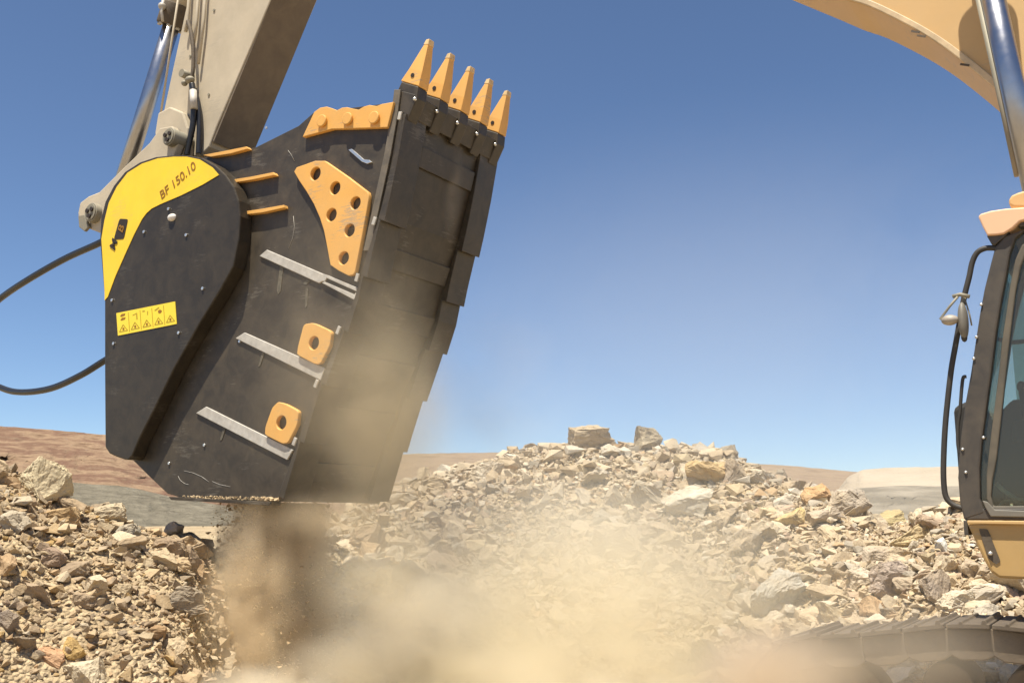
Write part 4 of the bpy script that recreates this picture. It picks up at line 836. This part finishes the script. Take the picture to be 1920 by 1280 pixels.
# ------------------------------------------------------------------ dust
def dust(name, centre, radii, rotz, dens, color, nscale=1.6, thr=.42, stretch=(1, 1, 1), label=None, box=False, aniso=.3, soft=1.0, seed=0.0, rng_=.3):
    bm = bmesh.new()
    if box: bmesh.ops.create_cube(bm, size=2)
    else: bmesh.ops.create_icosphere(bm, subdivisions=3, radius=1)
    me = bpy.data.meshes.new(name); bm.to_mesh(me); bm.free()
    m = bpy.data.materials.new(name + ' dust'); m.use_nodes = True; n = m.node_tree.nodes; l = m.node_tree.links; n.remove(n['Principled BSDF'])
    pv = n.new('ShaderNodeVolumePrincipled'); pv.inputs['Color'].default_value = (*color, 1); pv.inputs['Anisotropy'].default_value = aniso
    l.new(pv.outputs[0], n['Material Output'].inputs['Volume'])
    tc = n.new('ShaderNodeTexCoord')
    ln = n.new('ShaderNodeVectorMath'); ln.operation = 'LENGTH'
    if box:
        mu = n.new('ShaderNodeVectorMath'); mu.operation = 'MULTIPLY'; mu.inputs[1].default_value = (1, 1, 0); l.new(tc.outputs['Object'], mu.inputs[0]); l.new(mu.outputs[0], ln.inputs[0])
        nw = n.new('ShaderNodeTexNoise'); nw.inputs['Scale'].default_value = 2.2; nw.inputs['Detail'].default_value = 5; nw.inputs['Roughness'].default_value = .7
        sz_ = n.new('ShaderNodeSeparateXYZ'); l.new(tc.outputs['Object'], sz_.inputs[0]); l.new(tc.outputs['Object'], nw.inputs['Vector'])
        k1 = n.new('ShaderNodeMath'); k1.operation = 'MULTIPLY_ADD'; l.new(sz_.outputs['Z'], k1.inputs[0]); k1.inputs[1].default_value = .22; k1.inputs[2].default_value = .95
        k2 = n.new('ShaderNodeMath'); k2.operation = 'MULTIPLY'; l.new(ln.outputs['Value'], k2.inputs[0]); l.new(k1.outputs[0], k2.inputs[1])
        k3 = n.new('ShaderNodeMath'); k3.operation = 'MULTIPLY_ADD'; l.new(nw.outputs['Fac'], k3.inputs[0]); k3.inputs[1].default_value = 1.5; k3.inputs[2].default_value = -.62
        k4 = n.new('ShaderNodeMath'); k4.operation = 'ADD'; l.new(k2.outputs[0], k4.inputs[0]); l.new(k3.outputs[0], k4.inputs[1])
    else: l.new(tc.outputs['Object'], ln.inputs[0])
    fo = n.new('ShaderNodeMapRange'); fo.interpolation_type = 'SMOOTHSTEP'; fo.inputs[1].default_value = 1.0; fo.inputs[2].default_value = 1 - soft; fo.inputs[3].default_value = 0; fo.inputs[4].default_value = 1
    l.new(k4.outputs[0] if box else ln.outputs['Value'], fo.inputs[0])
    ad = n.new('ShaderNodeVectorMath'); ad.operation = 'MULTIPLY_ADD'; ad.inputs[1].default_value = Vector(radii) * 1.0; ad.inputs[2].default_value = (seed, seed * .7, 0); l.new(tc.outputs['Object'], ad.inputs[0])
    mp = n.new('ShaderNodeVectorMath'); mp.operation = 'MULTIPLY'; mp.inputs[1].default_value = stretch; l.new(ad.outputs[0], mp.inputs[0])
    nz = n.new('ShaderNodeTexNoise'); nz.inputs['Scale'].default_value = nscale; nz.inputs['Detail'].default_value = 7; nz.inputs['Roughness'].default_value = .62; nz.inputs['Distortion'].default_value = .5; l.new(mp.outputs[0], nz.inputs['Vector'])
    mr = n.new('ShaderNodeMapRange'); mr.inputs[1].default_value = thr; mr.inputs[2].default_value = thr + rng_; mr.inputs[3].default_value = 0; mr.inputs[4].default_value = 1; l.new(nz.outputs['Fac'], mr.inputs[0])
    m1 = n.new('ShaderNodeMath'); m1.operation = 'MULTIPLY'; l.new(fo.outputs[0], m1.inputs[0]); l.new(mr.outputs[0], m1.inputs[1])
    m2 = n.new('ShaderNodeMath'); m2.operation = 'MULTIPLY'; l.new(m1.outputs[0], m2.inputs[0]); m2.inputs[1].default_value = dens; l.new(m2.outputs[0], pv.inputs['Density'])
    o = link(name, me, m); o.location = centre; o.scale = radii; o.rotation_euler = (0, 0, rotz); tag(o, label, 'dust', kind='stuff'); return o
def puff(u, v, dist, ru, rv, depth, dens, color=(.93, .84, .66), label='', **k):
    d = ray(u, v); p = CP + d * (dist / math.hypot(d.x, d.y)); s_ = dist / FX
    return dust(k.pop('name', 'dust'), p, (ru * s_, depth, rv * s_), -math.atan2(d.x, d.y), dens, color, label=label, **k)
BROWN = (.92, .79, .58); CREAM = (.985, .93, .80)
lo_ = world((-7.98, YB + .72, .86)); 
dust('dust_curtain', lo_, (.74, .95, 1.04), -ANG, 11, BROWN, 2.6, .34, (1, 1, .3), 'brown curtain of fines falling under the crusher bucket outlet', box=True, aniso=.2, soft=.35)
puff(800, 1290, 9.4, 330, 150, 1.0, 9, CREAM, 'bright cream dust billowing where the fines land', seed=3, thr=.38, nscale=1.5, rng_=.2)
puff(470, 1300, 8.4, 190, 60, .5, 7, CREAM, 'low cream dust at the foot of the left heap', seed=61, thr=.35)
puff(1080, 1130, 10.5, 480, 290, 1.6, 1.9, CREAM, 'pale dust drifting low across the right heap', seed=8, thr=.36, nscale=1.1, rng_=.2)
puff(820, 1040, 11.2, 290, 230, 1.0, .8, CREAM, 'thin cream dust between the crusher bucket and the right heap', seed=12, thr=.34, nscale=1.3, rng_=.2)
puff(1130, 1300, 9.2, 450, 130, 1.2, 4, CREAM, 'cream dust rolling along the bottom towards the track', seed=17, thr=.36, nscale=1.4, rng_=.2)
puff(1455, 1265, 5.15, 170, 100, .55, 8.0, (.84, .75, .62), 'tan dust swallowing the front end of the track', seed=21, thr=.25, nscale=1.5)
puff(1620, 1220, 5.3, 300, 120, .3, 2.6, (.9, .82, .68), 'faint dust veiling the upper run of the track', seed=71, thr=.2)
puff(650, 690, 8.7, 240, 390, .35, 1.2, (.84, .74, .55), 'brownish dust hanging beside the lower right face of the crusher bucket', seed=26, thr=.33, nscale=1.4)
puff(470, 1130, 8.9, 100, 210, .35, 8, BROWN, 'golden dust on the sunlit side of the falling fines', seed=81, thr=.36, nscale=2.4)
puff(780, 1130, 8.5, 190, 130, .45, 2.6, CREAM, 'cream dust rising in front of the falling fines', seed=91, thr=.34, nscale=1.8, rng_=.2)
puff(1130, 1130, 9.2, 740, 330, 1.1, .75, (.985, .92, .74), 'broad tan veil of dust over the whole right heap', seed=101, thr=.1, nscale=.9)
puff(620, 965, 9.2, 130, 60, .35, 3.5, (.86, .74, .54), 'brown dust curling round the bottom edge of the crusher bucket', seed=111, thr=.3, nscale=2.2)
puff(700, 1060, 8.6, 170, 170, .35, 2.2, (.97, .89, .70), 'tan dust welling up right of the falling fines', seed=121, thr=.3, nscale=2)
puff(730, 800, 9.0, 160, 290, .5, 2.0, (.86, .77, .58), 'brownish dust thickening under the heel of the crusher bucket', seed=41, thr=.22, nscale=1.6)
puff(900, 760, 10.5, 240, 230, 1.0, .4, (.95, .9, .8), 'faint dust cloud right of the crusher bucket above the heap', seed=30, thr=.36, nscale=1.4)
puff(848, 340, 9.9, 26, 150, .12, 3.5, (.86, .76, .6), 'thin dust trickling from the teeth down the back of the crusher bucket', seed=51, thr=.25)
puff(1400, 720, 16.0, 1150, 620, 2.8, .085, (.93, .95, .94), 'barely visible dust drifting in the air behind the crusher bucket', seed=35, thr=.15, nscale=.35)
